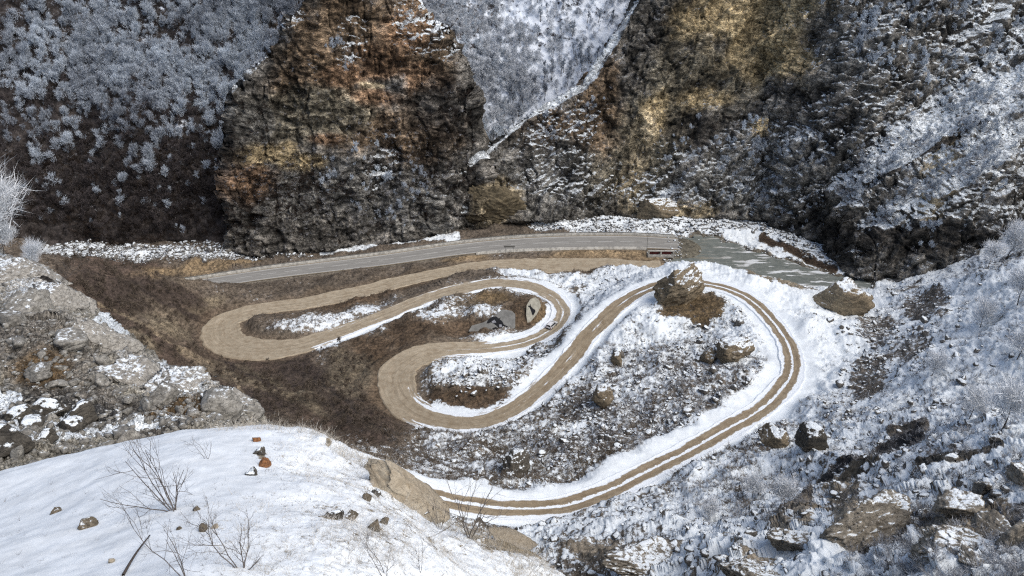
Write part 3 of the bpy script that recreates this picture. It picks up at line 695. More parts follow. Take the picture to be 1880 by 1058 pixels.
mid = g.ramp(g.math('ABSOLUTE', A_('rel')), 0.012, 0.024, 1, 0)
dash = g.math('GREATER_THAN', g.math('FRACT', g.math('MULTIPLY', A_('along'), 0.111)), 0.35)
lines = g.math('MULTIPLY', g.math('MAXIMUM', edge, g.math('MULTIPLY', mid, dash)), g.ramp(nz, 0.3, 0.5, .35, .85))
c = g.mix(lines, c, (0.62, 0.62, 0.6))
c = g.mix(g.ramp(rel, 0.86, 0.95), c, (0.27, 0.225, 0.16))
g.l(c, b.inputs['Base Color']); g.bump(nz, 0.3, 0.03, b)
link('main_road', me, m, kind='structure')

def simple(name, col, rough=0.85, var=0.35, sc=1.2, spec=0.2, metal=0, bump=0.02):
    m, nt, b = newmat(name, rough, col, spec, metal); g = NB(nt)
    geo = g.n('ShaderNodeNewGeometry'); n = g.noise(geo.outputs['Position'], sc, 7, 0.65)
    g.l(g.mix(g.ramp(n, 0.3, 0.7), tuple(c * (1 - var) for c in col), tuple(min(1, c * (1 + var)) for c in col)), b.inputs['Base Color'])
    if bump: g.bump(n, 0.5, bump, b)
    return m
M_CONC = simple('concrete', (0.40, 0.39, 0.355), sc=0.8); M_STEEL = simple('galvanised steel', (0.16, 0.16, 0.15), 0.5, 0.2)
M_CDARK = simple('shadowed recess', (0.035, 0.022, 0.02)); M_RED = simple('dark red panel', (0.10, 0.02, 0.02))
def extrude_profile(path, off, prof):                  # prof: closed list of (across, up)
    V_, q, _, _ = ribbon(path, [off + a for a, u in prof] + [off + prof[0][0]], [np.full(len(path), u) for a, u in prof] + [np.full(len(path), prof[0][1])])
    return raw_mesh('strip', V_.reshape(-1, 3), q)
def seg(path, u0, u1):
    uu, _, _ = to_pixel(path[:, :3]); return path[(uu >= u0) & (uu <= u1)]
ml = seg(main, 330, 1245); mr = seg(main, 868, 1190)
jersey = [(-0.3, -0.2), (-0.28, 0.15), (-0.12, 0.45), (-0.1, 0.95), (0.1, 0.95), (0.12, 0.45), (0.28, 0.15), (0.3, -0.2)]
tag(link('concrete_barrier', extrude_profile(ml, ml[:, 3] + 0.45, jersey), M_CONC), 'long pale concrete barrier along the far, river side of the paved road', 'barrier')
tag(link('concrete_barrier', extrude_profile(mr, -mr[:, 3] - 0.45, [(-0.35, -2.2), (-0.25, 0.9), (0.25, 0.9), (0.25, -2.2)]), M_CONC), 'shorter pale concrete parapet on the near edge of the paved road', 'barrier')
def rail(path, side, label, z0):
    r = link('guard_rail', None); tag(r, label, 'guard rail')
    off = side * (path[:, 3] + (0.45 if z0 > .5 else 0.3))
    link('rail_beam', extrude_profile(path, off, [(-.05, z0 + .05), (-.05, z0 + .35), (.05, z0 + .35), (.05, z0 + .05)]), M_STEEL, r)
    bmx = bmesh.new(); bmesh.ops.create_cube(bmx, size=1, matrix=Matrix.Translation((0, 0, z0 / 2 + .1)) @ Matrix.Diagonal((.1, .1, z0 * 1 + .35 - (0.9 if z0 > .9 else 0) , 1)))
    me = bpy.data.meshes.new('post'); bmx.to_mesh(me); bmx.free(); me.materials.append(M_STEEL)
    tx = np.gradient(path[:, 0]); ty = np.gradient(path[:, 1]); tl = np.hypot(tx, ty)
    for k in range(0, len(path), 4):
        o = bpy.data.objects.new('post', me); COL.objects.link(o); o.parent = r
        o.location = (path[k, 0] - ty[k] / tl[k] * off[k], path[k, 1] + tx[k] / tl[k] * off[k], path[k, 2] + (z0 / 2 - .05 if z0 > .9 else 0))
rail(ml, 1, 'dark steel guard rail on top of the long barrier beside the river', 0.95)
nl = seg(main, 880, 1185); rail(nl, -1, 'dark steel guard rail on the near side of the paved road', 0.5)

# water
ctr = WATER.mean(0)
bmw = bmesh.new()
vs_ = [bmw.verts.new((p[0], p[1], -0.9)) for p in (WATER - ctr) * 1.03 + ctr]
bmw.faces.new(vs_); bmesh.ops.triangulate(bmw, faces=bmw.faces[:]); bmesh.ops.subdivide_edges(bmw, edges=bmw.edges[:], cuts=2, use_grid_fill=True)
m, nt, b = newmat('river water', 0.14, spec=0.5); g = NB(nt)
geo = g.n('ShaderNodeNewGeometry'); mp = g.n('ShaderNodeMapping'); g.l(geo.outputs['Position'], mp.inputs[0]); mp.inputs['Rotation'].default_value = (0, 0, 0.28); mp.inputs['Scale'].default_value = (0.10, 0.42, 1)
n1 = g.noise(mp.outputs[0], 1.0, 7, 0.6, 0.4); n2 = g.noise(geo.outputs['Position'], 0.5, 7, 0.65)
sx = g.n('ShaderNodeSeparateXYZ'); g.l(geo.outputs['Position'], sx.inputs[0])
c = g.mix(g.ramp(n2, 0.35, 0.65), (0.14, 0.157, 0.145), (0.20, 0.217, 0.20)); c = g.mix(g.ramp(n1, 0.48, 0.66), c, (0.23, 0.21, 0.16))
foam = g.math('MULTIPLY', g.ramp(n1, 0.52, 0.60), g.ramp(sx.outputs[0], 74, 100))
c = g.mix(foam, c, (0.72, 0.75, 0.76)); g.l(c, b.inputs['Base Color']); g.bump(n2, 0.5, 0.15, b)
bm_obj('river_water', bmw, m, kind='structure')

# ------------------------------------------------------------------ picking points on the finished ground
bpy.context.view_layer.update()
DG = bpy.context.evaluated_depsgraph_get()
def pick(u, v):
    r = Vector(ray(u, v)); ok, loc, nor, *_ = S.ray_cast(DG, Vector((0, 0, CAMZ)), r.normalized())
    return (loc, nor) if ok else (Vector(PD(u, v, 200)), Vector((0, 0, 1)))
print('roads', time.time() - T0)

# ------------------------------------------------------------------ rocks
def ico(sub):
    b_ = bmesh.new(); bmesh.ops.create_icosphere(b_, subdivisions=sub, radius=1.0)
    v = np.array([x.co[:] for x in b_.verts], F); f = np.array([[x.index for x in y.verts] for y in b_.faces], np.int32); b_.free()
    return v, f
def rock_shape(sub, planes, seed, rough=0.06, scale=(1, 1, 1), bed=0.0, hlo=0.62, hhi=1.0):
    r = np.random.default_rng(seed); v, f = ico(sub)
    n = r.normal(size=(planes, 3)); n /= np.linalg.norm(n, axis=1, keepdims=True)
    h = r.uniform(hlo, hhi, planes)
    dt = v @ n.T
    rad = np.min(np.where(dt > 0.05, h / np.maximum(dt, 0.05), 9), 1); rad = np.minimum(rad, 1.25)
    p = v * rad[:, None]
    p = p * (1 + rough * fbm(p + seed * 3.1, 0.7, 4, seed=seed % 13))[:, None]
    if bed:
        fc, ed, _ = facets(p + seed, bed, seed % 7, (1, 1, 2.2)); p = p * (1 + 0.14 * fc)[:, None]
    return (p * np.array(scale, F)).astype(F), f
def rock_mat(name, col, dark, snow_at, sc=1.0, snowcol=SNOW, crack=0.75):
    m, nt, b = newmat(name, 0.9); g = NB(nt)
    tc = g.n('ShaderNodeTexCoord'); geo = g.n('ShaderNodeNewGeometry'); co = geo.outputs['Position']
    oi = g.n('ShaderNodeObjectInfo')
    n1 = g.noise(co, 1.1 * sc, 9, 0.7); n2 = g.noise(co, 4.5 * sc, 6, 0.7)
    mp = g.n('ShaderNodeMapping'); g.l(co, mp.inputs[0]); mp.inputs['Rotation'].default_value = (0.5, 0.3, 0); mp.inputs['Scale'].default_value = (0.5, 0.5, 3.0)
    n3 = g.noise(mp.outputs[0], 0.9 * sc, 6, 0.65, 0.5)
    c = g.mix(g.ramp(n1, 0.3, 0.7), dark, col); c = g.mix(g.ramp(n3, 0.48, 0.62, 0, .6), c, dark)
    c = g.mix(g.ramp(n2, 0.55, 0.75, 0, .5), c, tuple(min(.7, x * 1.35) for x in col))
    vw = g.n('ShaderNodeVectorMath', operation='MULTIPLY_ADD'); nn = g.n('ShaderNodeTexNoise'); g.l(co, nn.inputs['Vector']); nn.inputs['Scale'].default_value = 1.3 * sc; nn.inputs['Detail'].default_value = 4
    g.l(nn.outputs['Color'], vw.inputs[0]); vw.inputs[1].default_value = (1.6 / sc,) * 3
    ms = g.n('ShaderNodeMapping'); g.l(co, ms.inputs[0]); ms.inputs['Rotation'].default_value = (.3, .8, .2); ms.inputs['Scale'].default_value = (.45, .8, 1.5); g.l(ms.outputs[0], vw.inputs[2])
    vo = g.n('ShaderNodeTexVoronoi', feature='DISTANCE_TO_EDGE'); g.l(vw.outputs[0], vo.inputs['Vector']); vo.inputs['Scale'].default_value = 0.75 * sc
    crk = g.math('MULTIPLY', g.ramp(vo.outputs['Distance'], 0.0, 0.05, 1, 0), g.ramp(n2, .42, .58))
    if crack < .5: crk = g.math('MULTIPLY', crk, crack * 2)
    c = g.mix(g.math('MULTIPLY', crk, g.ramp(n1, .35, .6, 0.1, crack)), c, tuple(x * .35 for x in dark))
    c = g.mix(g.math('MULTIPLY', oi.outputs['Random'], 0.5), c, g.mix(1.0, c, (0.55, 0.55, 0.56), 'MULTIPLY'))
    sep = g.n('ShaderNodeSeparateXYZ'); g.l(geo.outputs['Normal'], sep.inputs[0])
    s = g.math('ADD', sep.outputs['Z'], g.math('MULTIPLY', g.math('SUBTRACT', n1, 0.5), 1.3))
    s = g.ramp(s, snow_at, snow_at + 0.12)
    g.l(g.mix(s, c, snowcol), b.inputs['Base Color']); g.bump(g.math('SUBTRACT', g.math('ADD', n1, g.math('MULTIPLY', n3, 0.6)), g.math('MULTIPLY', crk, .5)), 0.9, 0.16 / sc, b)
    return m
MR_SNOWY = rock_mat('snow-capped grey rock', (0.25, 0.23, 0.20), (0.09, 0.082, 0.073), 0.74, 2.2)
MR_BARE = rock_mat('bare grey rubble', (0.40, 0.385, 0.345), (0.15, 0.142, 0.125), 1.0, 2.0)
MR_TAN = rock_mat('tan boulder', (0.36, 0.295, 0.20), (0.13, 0.105, 0.075), 0.80, 1.6)
MR_PALE = rock_mat('pale limestone', (0.50, 0.44, 0.34), (0.30, 0.25, 0.18), 1.25, 2.6, crack=.25)
MR_CLIFF = rock_mat('tan cliff rock', (0.25, 0.205, 0.13), (0.10, 0.083, 0.055), 1.2)
MR_RIVER = rock_mat('river cobble', (0.30, 0.29, 0.27), (0.11, 0.105, 0.095), 0.80, 1.6)
MR_ORANGE = rock_mat('orange stone', (0.38, 0.17, 0.07), (0.16, 0.08, 0.04), 1.4, 6)
MR_STONE = rock_mat('small field stone', (0.24, 0.20, 0.15), (0.10, 0.085, 0.06), 0.98, 8)
MR_DARK = rock_mat('dark wet rock', (0.155, 0.14, 0.115), (0.05, 0.046, 0.04), 0.80, 2.0)
MR_OUT = rock_mat('brown outcrop', (0.46, 0.415, 0.34), (0.18, 0.16, 0.13), 0.88, 1.3)

def put_rock(name, label, u, v, w, h, mat, seed, planes=14, sub=4, depth=None, sink=0.25, cat='boulder', rz=0, tilt=0.0, roll=0.0, hlo=0.62, group=None, bed=0.5, rough=0.06):
    loc, nor = pick(u, v); d = (loc - Vector((0, 0, CAMZ))).length
    sx, sz = w / FPX * d / 2, h / FPX * d / 2
    p, f = rock_shape(sub, planes, seed, rough, (sx, (depth or (sx + sz) / 2 / max(sx, .01)) * sx, sz), bed, hlo)
    o = link(name, raw_mesh(name, p, f), mat)
    o.location = loc + Vector((0, 0, sz * (1 - 2 * sink))); o.rotation_euler = (tilt, roll, rz)
    return tag(o, label, cat, group)

put_rock('boulder', 'huge tan boulder with snowy top beside the upper bend of the dirt road', 1246, 552, 112, 74, MR_TAN, 71, 20, 6, 0.75, 0.10, roll=-0.5, bed=0.4, rough=0.12)
put_rock('boulder', 'brown rounded boulder with flat snowy top right of the big road loop, beside the water', 1538, 566, 84, 60, MR_TAN, 8, 11, 5, 0.8, 0.22, bed=0.6)
put_rock('boulder', 'brown boulder left of a darker twin on the snowy slope below the big loop', 1415, 818, 42, 46, MR_TAN, 23, 12, 5, sink=0.2)
put_rock('boulder', 'dark split boulder right of a browner one on the snowy slope below the big loop', 1484, 822, 46, 52, MR_DARK, 27, 9, 5, sink=0.2)
put_rock('boulder', 'grey brown boulder with snow patches inside the big loop, on its right', 1348, 656, 52, 44, MR_TAN, 33, 12, 5, sink=0.2)
put_rock('boulder', 'squat brown boulder just left of the larger one inside the big loop', 1300, 664, 28, 34, MR_TAN, 35, 10, 4, sink=0.2)
put_rock('boulder', 'dark grey jagged boulder in the shrubs above the lowest road stretch', 950, 870, 52, 48, MR_DARK, 41, 9, 5, sink=0.15)
put_rock('boulder', 'grey boulder with snow cap in the middle of the shrubby slope', 1105, 740, 34, 40, MR_TAN, 43, 12, 4, sink=0.2)
put_rock('boulder', 'small brown boulder high on the shrubby slope near the narrow road', 1132, 668, 22, 24, MR_TAN, 45, 12, 4, sink=0.2)
put_rock('boulder', 'tall tan rock slab leaning at the foot of the canyon wall behind the road', 900, 402, 100, 84, MR_CLIFF, 51, 18, 6, 0.28, 0.22, roll=0.35, bed=0.25, rough=0.12)
put_rock('boulder', 'tan block with a dark overhang at the wall foot behind the bridge end', 1200, 397, 70, 46, MR_TAN, 52, 8, 5, 0.6, 0.15)
put_rock('rock_outcrop', 'broad brown rock outcrop bulging from the snow at lower right', 1585, 985, 165, 125, MR_OUT, 61, 14, 6, 0.8, 0.40, 'rock outcrop', roll=-.3, bed=0.2, rough=0.12, hlo=.4)
put_rock('rock_outcrop', 'dark hollowed outcrop with snow streaks left of the broad brown one', 1455, 1000, 90, 64, MR_OUT, 62, 12, 6, 0.8, 0.38, 'rock outcrop', roll=-.2, bed=0.22, rough=.1, hlo=.4)
put_rock('rock_outcrop', 'tan rock outcrop at the lower right corner below stacked blocks', 1770, 1010, 130, 90, MR_OUT, 63, 13, 6, 0.8, 0.42, 'rock outcrop', bed=0.2, rough=.1, hlo=.4)
put_rock('rock_outcrop', 'long flat brown ledge at the bottom centre edge', 1180, 1030, 210, 50, MR_OUT, 64, 13, 6, 0.5, 0.44, 'rock outcrop', bed=0.2, rough=.1, hlo=.4)
put_rock('rock_outcrop', 'rounded brown ledge at the bottom edge right of the long flat one', 1370, 1052, 130, 56, MR_OUT, 65, 12, 6, 0.6, 0.4, 'rock outcrop', bed=0.2, rough=.1, hlo=.4)
for k, (u, v, w, h, lab) in enumerate([(1765,940,66,46,'grey stacked block tilted left, topmost of the lower right rock pile'),(1800,905,52,36,'brown angular block above the rock pile at lower right'),(1868,880,36,46,'brown rock cut by the right edge of the view'),
        (1725,1000,60,40,'tan block left in the lower right rock pile'),(1815,985,46,50,'upright brown block in the lower right rock pile'),(1780,1032,60,26,'flat tan slab at the foot of the lower right rock pile'),(1860,1000,60,70,'large brown block at the lower right corner')]):
    put_rock('rock', lab, u, v, w, h, MR_OUT, 80 + k, 11, 5, 0.8, 0.26, 'rock', rz=k * 1.3, roll=.25 * (k % 3 - 1), bed=0.3, hlo=.38, rough=.09)
put_rock('boulder', 'big pale rounded limestone boulder on the rim of the snowy knoll', 748, 912, 185, 84, MR_PALE, 91, 30, 6, 0.55, 0.46, roll=0.82, bed=0.9, rough=0.08)
put_rock('boulder', 'pale limestone boulder half buried at the right tip of the snowy knoll', 948, 998, 104, 32, MR_PALE, 92, 26, 5, 0.6, 0.5, roll=0.36, bed=0.9, rough=0.08)
put_rock('boulder', 'pale lumpy rock poking from the snow behind the big limestone boulder', 690, 868, 50, 36, MR_PALE, 93, 12, 5, sink=0.35, bed=0.6)
for k, (u, v, w, h, mt, lab) in enumerate([
   (162,966,24,17,MR_STONE,'olive brown stone alone on the smooth snow at far left'),(102,941,15,10,MR_STONE,'small tan stone on the snow, leftmost of all'),(362,936,12,9,MR_STONE,'little stone just right of the big bare shrub foot'),
   (329,972,9,10,MR_STONE,'tiny grey pebble between two thin shrubs in the snow'),(375,973,14,19,MR_STONE,'upright two-tone stone in the snow beside a paler one'),(394,969,12,9,MR_PALE,'pale stone touching the upright two-tone one'),
   (472,810,17,11,MR_ORANGE,'upper orange stone in the snow near the knoll top'),(487,855,21,18,MR_ORANGE,'lower orange stone in the snow near the knoll top'),(478,832,22,18,MR_DARK,'dark earthy clod between the two orange stones'),
   (463,871,18,17,MR_DARK,'dark clod below the lower orange stone'),(645,952,22,24,MR_STONE,'grey brown stone on the right part of the snowy knoll'),(688,972,20,28,MR_STONE,'tall grey stone in the snow, left of a smaller mate'),
   (706,961,16,15,MR_STONE,'smaller grey stone right of the tall one in the snow'),(674,917,20,16,MR_STONE,'round grey stone below the lumpy pale rock'),(692,910,20,14,MR_DARK,'dark stone beside the round grey one on the snow'),
   (204,1032,10,12,MR_PALE,'yellowish pebble in the snow near the bottom left'),(612,950,30,18,MR_DARK,'dark leafy clod in the snow left of the grey brown stone'),(780,940,34,22,MR_DARK,'dark hollow stone at the foot of the big limestone boulder')]):
    put_rock('stone', lab, u, v, w, h, mt, 120 + k, 12, 4, sink=0.3, cat='stone', bed=0.7, rz=k)
for k, (u, v, w, h, lab) in enumerate([(18,826,70,62,'largest dark grey rock at the far left edge beside the snow'),(96,758,60,40,'dark grey block on top of the rock heap at far left'),(128,790,46,30,'dark block beside snow patch in the rock heap'),(60,790,40,26,'small dark block between two snow patches'),
     (40,768,36,26,'grey block near the left edge above the snow patches'),(150,775,56,44,'grey rounded block at the right of the dark rock heap'),(86,806,30,20,'low dark stone in the snow at the foot of the rock heap'),(122,634,60,26,'pale flat slab in the middle of the rubble slope'),
     (60,572,64,40,'cream coloured slab high on the rubble slope'),(190,705,26,26,'pale tilted slab lower on the rubble slope'),(75,690,40,22,'pale brown block in the middle left rubble'),(30,590,40,30,'cream block at left edge of the rubble slope'),
     (300,735,60,34,'pale outcrop block on the lower rubble slope'),(400,755,70,46,'grey outcrop at the lower tip of the rubble slope')]):
    put_rock('rock', lab, u, v, w, h, MR_DARK if k < 7 else MR_BARE, 150 + k, 8, 4, 0.9, 0.3, 'rock', rz=k * 1.7, bed=0.6, hlo=.5)

MR_SLAB = rock_mat('pale bedded rock', (0.50, 0.48, 0.43), (0.22, 0.205, 0.18), 0.92, 2.2)
for k, (u, v, w, h, ro, lab) in enumerate([(50,505,120,40,.35,'long pale slab at the upper left end of the rubble slope crest'),(110,560,110,44,.7,'pale slab along the crest just below the upper left one'),(185,628,120,44,.75,'pale grey slab in the middle of the rubble slope crest'),
     (262,690,120,40,.65,'pale slab on the crest above the lower bend of the rubble slope'),(345,715,140,44,.3,'wide pale slab on the lower crest of the rubble slope'),(420,752,110,50,.55,'pale end slab of the rubble crest next to the snowy knoll')]):
    put_rock('rock', lab, u, v, w, h, MR_SLAB, 180 + k, 14, 6, 0.8, 0.46, 'rock', roll=ro, bed=0.28, hlo=.45, rough=.16)
# ---------------------------------------------------- scatter helpers (points drawn from the terrain itself)
visP = np.zeros(U.shape, bool)
def sample(mask, n, seed, wgt=None):
    r = np.random.default_rng(seed)
    ok = mask & (U > -260) & (U < 2140) & (V > -160) & (V < 1150)
    pr = ok.astype(np.float64)
    if wgt is not None: pr = pr * np.clip(wgt, 0, None)
    pr = pr.ravel(); s = pr.sum()
    if s <= 0: return np.zeros(0, int)
    c = np.cumsum(pr)
    return np.searchsorted(c, r.random(n) * s)
def rotmats(n, r, tilt=0.0):
    a = r.uniform(0, 2 * np.pi, n); b_ = r.normal(0, tilt, n); c_ = r.normal(0, tilt, n)
    ca, sa = np.cos(a), np.sin(a); M = np.zeros((n, 3, 3), F)
    M[:, 0, 0] = ca; M[:, 0, 1] = -sa; M[:, 1, 0] = sa; M[:, 1, 1] = ca; M[:, 2, 2] = 1
    Xr = np.zeros((n, 3, 3), F); Xr[:, 0, 0] = 1; Xr[:, 1, 1] = np.cos(b_); Xr[:, 1, 2] = -np.sin(b_); Xr[:, 2, 1] = np.sin(b_); Xr[:, 2, 2] = np.cos(b_)
    Yr = np.zeros((n, 3, 3), F); Yr[:, 1, 1] = 1; Yr[:, 0, 0] = np.cos(c_); Yr[:, 0, 2] = np.sin(c_); Yr[:, 2, 0] = -np.sin(c_); Yr[:, 2, 2] = np.cos(c_)
    return M @ Xr @ Yr
def mass(name, protos, pos, size, mat, seed, tilt=0.2, **kw):
    r = np.random.default_rng(seed); which = r.integers(0, len(protos), len(pos)); Vs, Fs, o_ = [], [], 0
    size = np.asarray(size, F)
    if size.ndim == 1: size = size[:, None]
    for k, (v, f) in enumerate(protos):
        m_ = np.nonzero(which == k)[0]
        if not len(m_): continue
        M = rotmats(len(m_), r, tilt)
        w_ = np.einsum('nij,vj->nvi', M, v) * size[m_][:, None, :] + pos[m_][:, None, :]
        Vs.append(w_.reshape(-1, 3)); Fs.append((f[None] + (np.arange(len(m_)) * len(v))[:, None, None]).reshape(-1, f.shape[1]) + o_); o_ += len(m_) * len(v)
    return link(name, raw_mesh(name, np.vstack(Vs), np.vstack(Fs)), mat, **kw)
rock_lo = [rock_shape(2, 11, 300 + k, 0.03, hlo=.4, hhi=.85) for k in range(9)]
FLAT0 = flat < 0.35
PF = P.reshape(-1, 3)
def rubble(name, mask, n, smin, smax, mat, seed, wgt=None):
    i = sample(mask, n, seed, wgt); r = np.random.default_rng(seed + 1)
    s = smin * (smax / smin) ** (r.random(len(i)) ** 3.0)
    sz = np.stack([s * r.uniform(.8, 1.3, len(i)), s * r.uniform(.8, 1.3, len(i)), s * r.uniform(.5, .95, len(i))], 1)
    mass(name, rock_lo, PF[i] + np.array([0, 0, 0.1]) * s[:, None], sz, mat, seed, 0.5, kind='stuff')
scree = vf * np.maximum.reduce([zone(1230,720,240,130), zone(970,850,160,70), zone(900,695,130,40,-20), zone(1120,520,70,40,-40), zone(1650,620,130,110), .4 * zone(1600,800,260,160)])
rubble('valley_rubble', VAL & FLAT0, 9500, 0.10, 0.8, MR_SNOWY, 500, (scree + 0.08) * (snow > .3) * (snow < .8) * (.15 + sstep(-.1, .5, Wn2)))
rubble('river_cobbles', VAL & FLAT0, 4200, 0.25, 1.3, MR_RIVER, 510, vf * np.maximum(line([(110,462),(330,466),(560,462)], 18, .3), line([(980,415),(1240,415),(1400,420),(1540,488),(1640,508)], 12, .3)))
rubble('water_stones', VAL & (WDT < 3), 900, 0.2, 1.0, MR_RIVER, 515, 0.03 + (WDT > -1.5))
rubble('slope_rubble', LFT, 17000, 0.04, 0.40, MR_BARE, 520)
rubble('ledge_rubble', (CD | E1 | E2) & (N1[..., 2] > 0.3) & (snow > .35), 1500, 0.25, 1.1, MR_SNOWY, 530)

def in_view(ids, margin=2.0, lift=1.0):
    out = []; seen = set(); o = Vector((0, 0, CAMZ))
    for j in ids:
        if int(j) in seen: continue
        seen.add(int(j)); q = Vector(PF[j]) + Vector((0, 0, lift)); d = q - o
        ok, loc, *_ = S.ray_cast(DG, o, d.normalized())
        if not ok or (loc - o).length > d.length - margin: out.append(j)
    return np.array(out, int)
# individual rocks that stand out among the rubble
def rock_set(n, mask, wgt, smin, smax, mat, seed, label, group, cat='rock'):
    protos = []
    for k in range(6):
        p, f = rock_shape(3, 12, seed + k, 0.05, (1.2, 1, .9), 0.6, hlo=.4, hhi=.9); me = raw_mesh('rock', p, f); me.materials.append(mat); protos.append(me)
    i = sample(mask & (U > 0) & (U < 1880) & (V > 5) & (V < 1050), n * 3, seed, wgt); r = np.random.default_rng(seed)
    for k, j in enumerate(in_view(i)[:n]):
        o = bpy.data.objects.new('rock', protos[k % 6]); COL.objects.link(o)
        s = smin * (smax / smin) ** (r.random() ** 1.8)
        o.location = PF[j] + np.array([0, 0, s * 0.25]); o.scale = (s, s * r.uniform(.8, 1.2), s * r.uniform(.7, 1.1)); o.rotation_euler = (r.normal(0, .3), r.normal(0, .3), r.uniform(0, 6.3))
        tag(o, label, cat, group)
rock_set(70, VAL & FLAT0, vf * zone(1230,720,210,120), 0.5, 1.5, MR_SNOWY, 600, 'snow-capped grey rock in the rubble inside the big road loop', 'rocks inside the big road loop')
rock_set(34, VAL & FLAT0, vf * zone(925,690,100,26,-22), 0.45, 1.2, MR_SNOWY, 620, 'snow-dusted rock on the bank inside the lower left hairpin', 'rocks inside the lower hairpin')
rock_set(34, VAL & FLAT0, vf * zone(960,850,120,45), 0.45, 1.3, MR_SNOWY, 640, 'snow-dusted rock in the shrubs above the lowest stretch of dirt road', 'rocks above the lowest road stretch')
rock_set(60, VAL & FLAT0, vf * line([(110,464),(330,466),(560,462)], 14, .2), 0.7, 1.9, MR_RIVER, 660, 'pale snow-topped cobble in the dry river bed at the left wall foot', 'cobbles in the river bed')
rock_set(50, VAL & FLAT0, vf * zone(1680,640,160,110), 0.5, 1.4, MR_SNOWY, 680, 'snow-capped rock on the rough snowy slope right of the big loop', 'rocks on the right slope')
rock_set(40, VAL & FLAT0, vf * zone(1690,860,190,110), 0.3, 0.9, MR_SNOWY, 700, 'snow-capped rock on the near snowy slope at lower right', 'rocks on the near right slope')
rock_set(70, LFT, None, 0.35, 0.9, MR_BARE, 720, 'angular grey stone lying in the rubble slope at left', 'stones in the left rubble slope')
print('rocks', time.time() - T0)

# ------------------------------------------------------------------ twigs, shrubs, trees
def blades(p0, p1, w, r):                              # thin tapering three-sided twigs
    n = len(p0); d = p1 - p0; L_ = np.linalg.norm(d, axis=1, keepdims=True) + 1e-6; d = d / L_
    a = np.cross(d, r.normal(size=(n, 3))); a /= np.linalg.norm(a, axis=1, keepdims=True) + 1e-6
    w = np.asarray(w).reshape(-1, 1) * np.ones((n, 1))
    v = np.stack([p0 - a * w, p0 + a * w, p1], 1).reshape(-1, 3)
    return v.astype(F), np.arange(n * 3, dtype=np.int32).reshape(n, 3)
def shrub_proto(seed, stems=9, twigs=7, w=0.03, spread=0.8):
    r = np.random.default_rng(seed); A, B, Wd = [], [], []
    for s in range(stems):
        d = np.array([r.normal(0, spread), r.normal(0, spread), 1.0]); d /= np.linalg.norm(d); L_ = r.uniform(.6, 1.05)
        a = np.array([r.normal(0, .08), r.normal(0, .08), -0.1]); e = a + d * L_
        A.append(a); B.append(e); Wd.append(w)
        for t in range(twigs):
            q = a + d * L_ * r.uniform(.25, .95); td = d + r.normal(0, .6, 3); td[2] += 0.2; td /= np.linalg.norm(td)
            A.append(q); B.append(q + td * r.uniform(.18, .42)); Wd.append(w * .6)
    return blades(np.array(A), np.array(B), np.array(Wd), r)
def tube_mesh(paths, sides=5):                         # list of (points, radii)
    Vs, Fs, o_ = [], [], 0
    for pts, rad in paths:
        pts = np.asarray(pts, float); n = len(pts)
        d = np.gradient(pts, axis=0); d /= np.linalg.norm(d, axis=1, keepdims=True) + 1e-9
        ref = np.array([0.31, 0.77, 0.55]); a = np.cross(d, ref); a /= np.linalg.norm(a, axis=1, keepdims=True) + 1e-9; b_ = np.cross(d, a)
        ang = np.arange(sides) / sides * 2 * np.pi
        ring = pts[:, None] + np.asarray(rad)[:, None, None] * (np.cos(ang)[None, :, None] * a[:, None] + np.sin(ang)[None, :, None] * b_[:, None])
        Vs.append(ring.reshape(-1, 3)); i = np.arange(n * sides).reshape(n, sides); j = np.roll(i, -1, 1)
        Fs.append(np.stack([i[:-1], j[:-1], j[1:], i[1:]], -1).reshape(-1, 4) + o_); o_ += n * sides
    return np.vstack(Vs).astype(F), np.vstack(Fs).astype(np.int32)
def tree_proto(seed, ntw=700, limbs=11, slender=False, tw=0.02, trunkw=0.02):
    r = np.random.default_rng(seed); paths = []
    lean = r.normal(0, .06, 2); tt = np.linspace(0, 1, 6)
    top = 0.92
    tr = np.stack([lean[0] * tt + .02 * np.sin(tt * 5 + seed), lean[1] * tt + .02 * np.cos(tt * 4), tt * top], 1)
    paths.append((tr, trunkw * (1 - .85 * tt)))
    ends = []
    for k in range(limbs):
        h = r.uniform(.25 if not slender else .45, .88); a = k * 2.4 + r.normal(0, .4)
        p0 = np.array([np.interp(h, tt, tr[:, 0]), np.interp(h, tt, tr[:, 1]), h * top])
        L_ = (0.42 if not slender else 0.2) * r.uniform(.6, 1.1) * (1.15 - h * .6)
        d = np.array([math.cos(a), math.sin(a), r.uniform(.45, 1.0)]); d /= np.linalg.norm(d)
        t3 = np.linspace(0, 1, 4)[:, None]; lp = p0 + d * L_ * t3 + np.array([0, 0, .10]) * t3 ** 2 * L_
        paths.append((lp, trunkw * .42 * (1 - .8 * t3[:, 0]))); ends.append((p0, lp[-1]))
    ends.append((tr[3], tr[5]))
    A, B = [], []
    for _ in range(ntw):
        p0, e = ends[r.integers(len(ends))]
        q = p0 + (e - p0) * r.uniform(.3, 1.05) + r.normal(0, .06 if not slender else .03, 3)
        d = (e - p0) / (np.linalg.norm(e - p0) + 1e-6) + r.normal(0, .75, 3); d[2] += .6; d /= np.linalg.norm(d)
        A.append(q); B.append(q + d * r.uniform(.07, .22))
    return tube_mesh(paths), blades(np.array(A), np.array(B), tw * r.uniform(.4, 1, ntw), r)
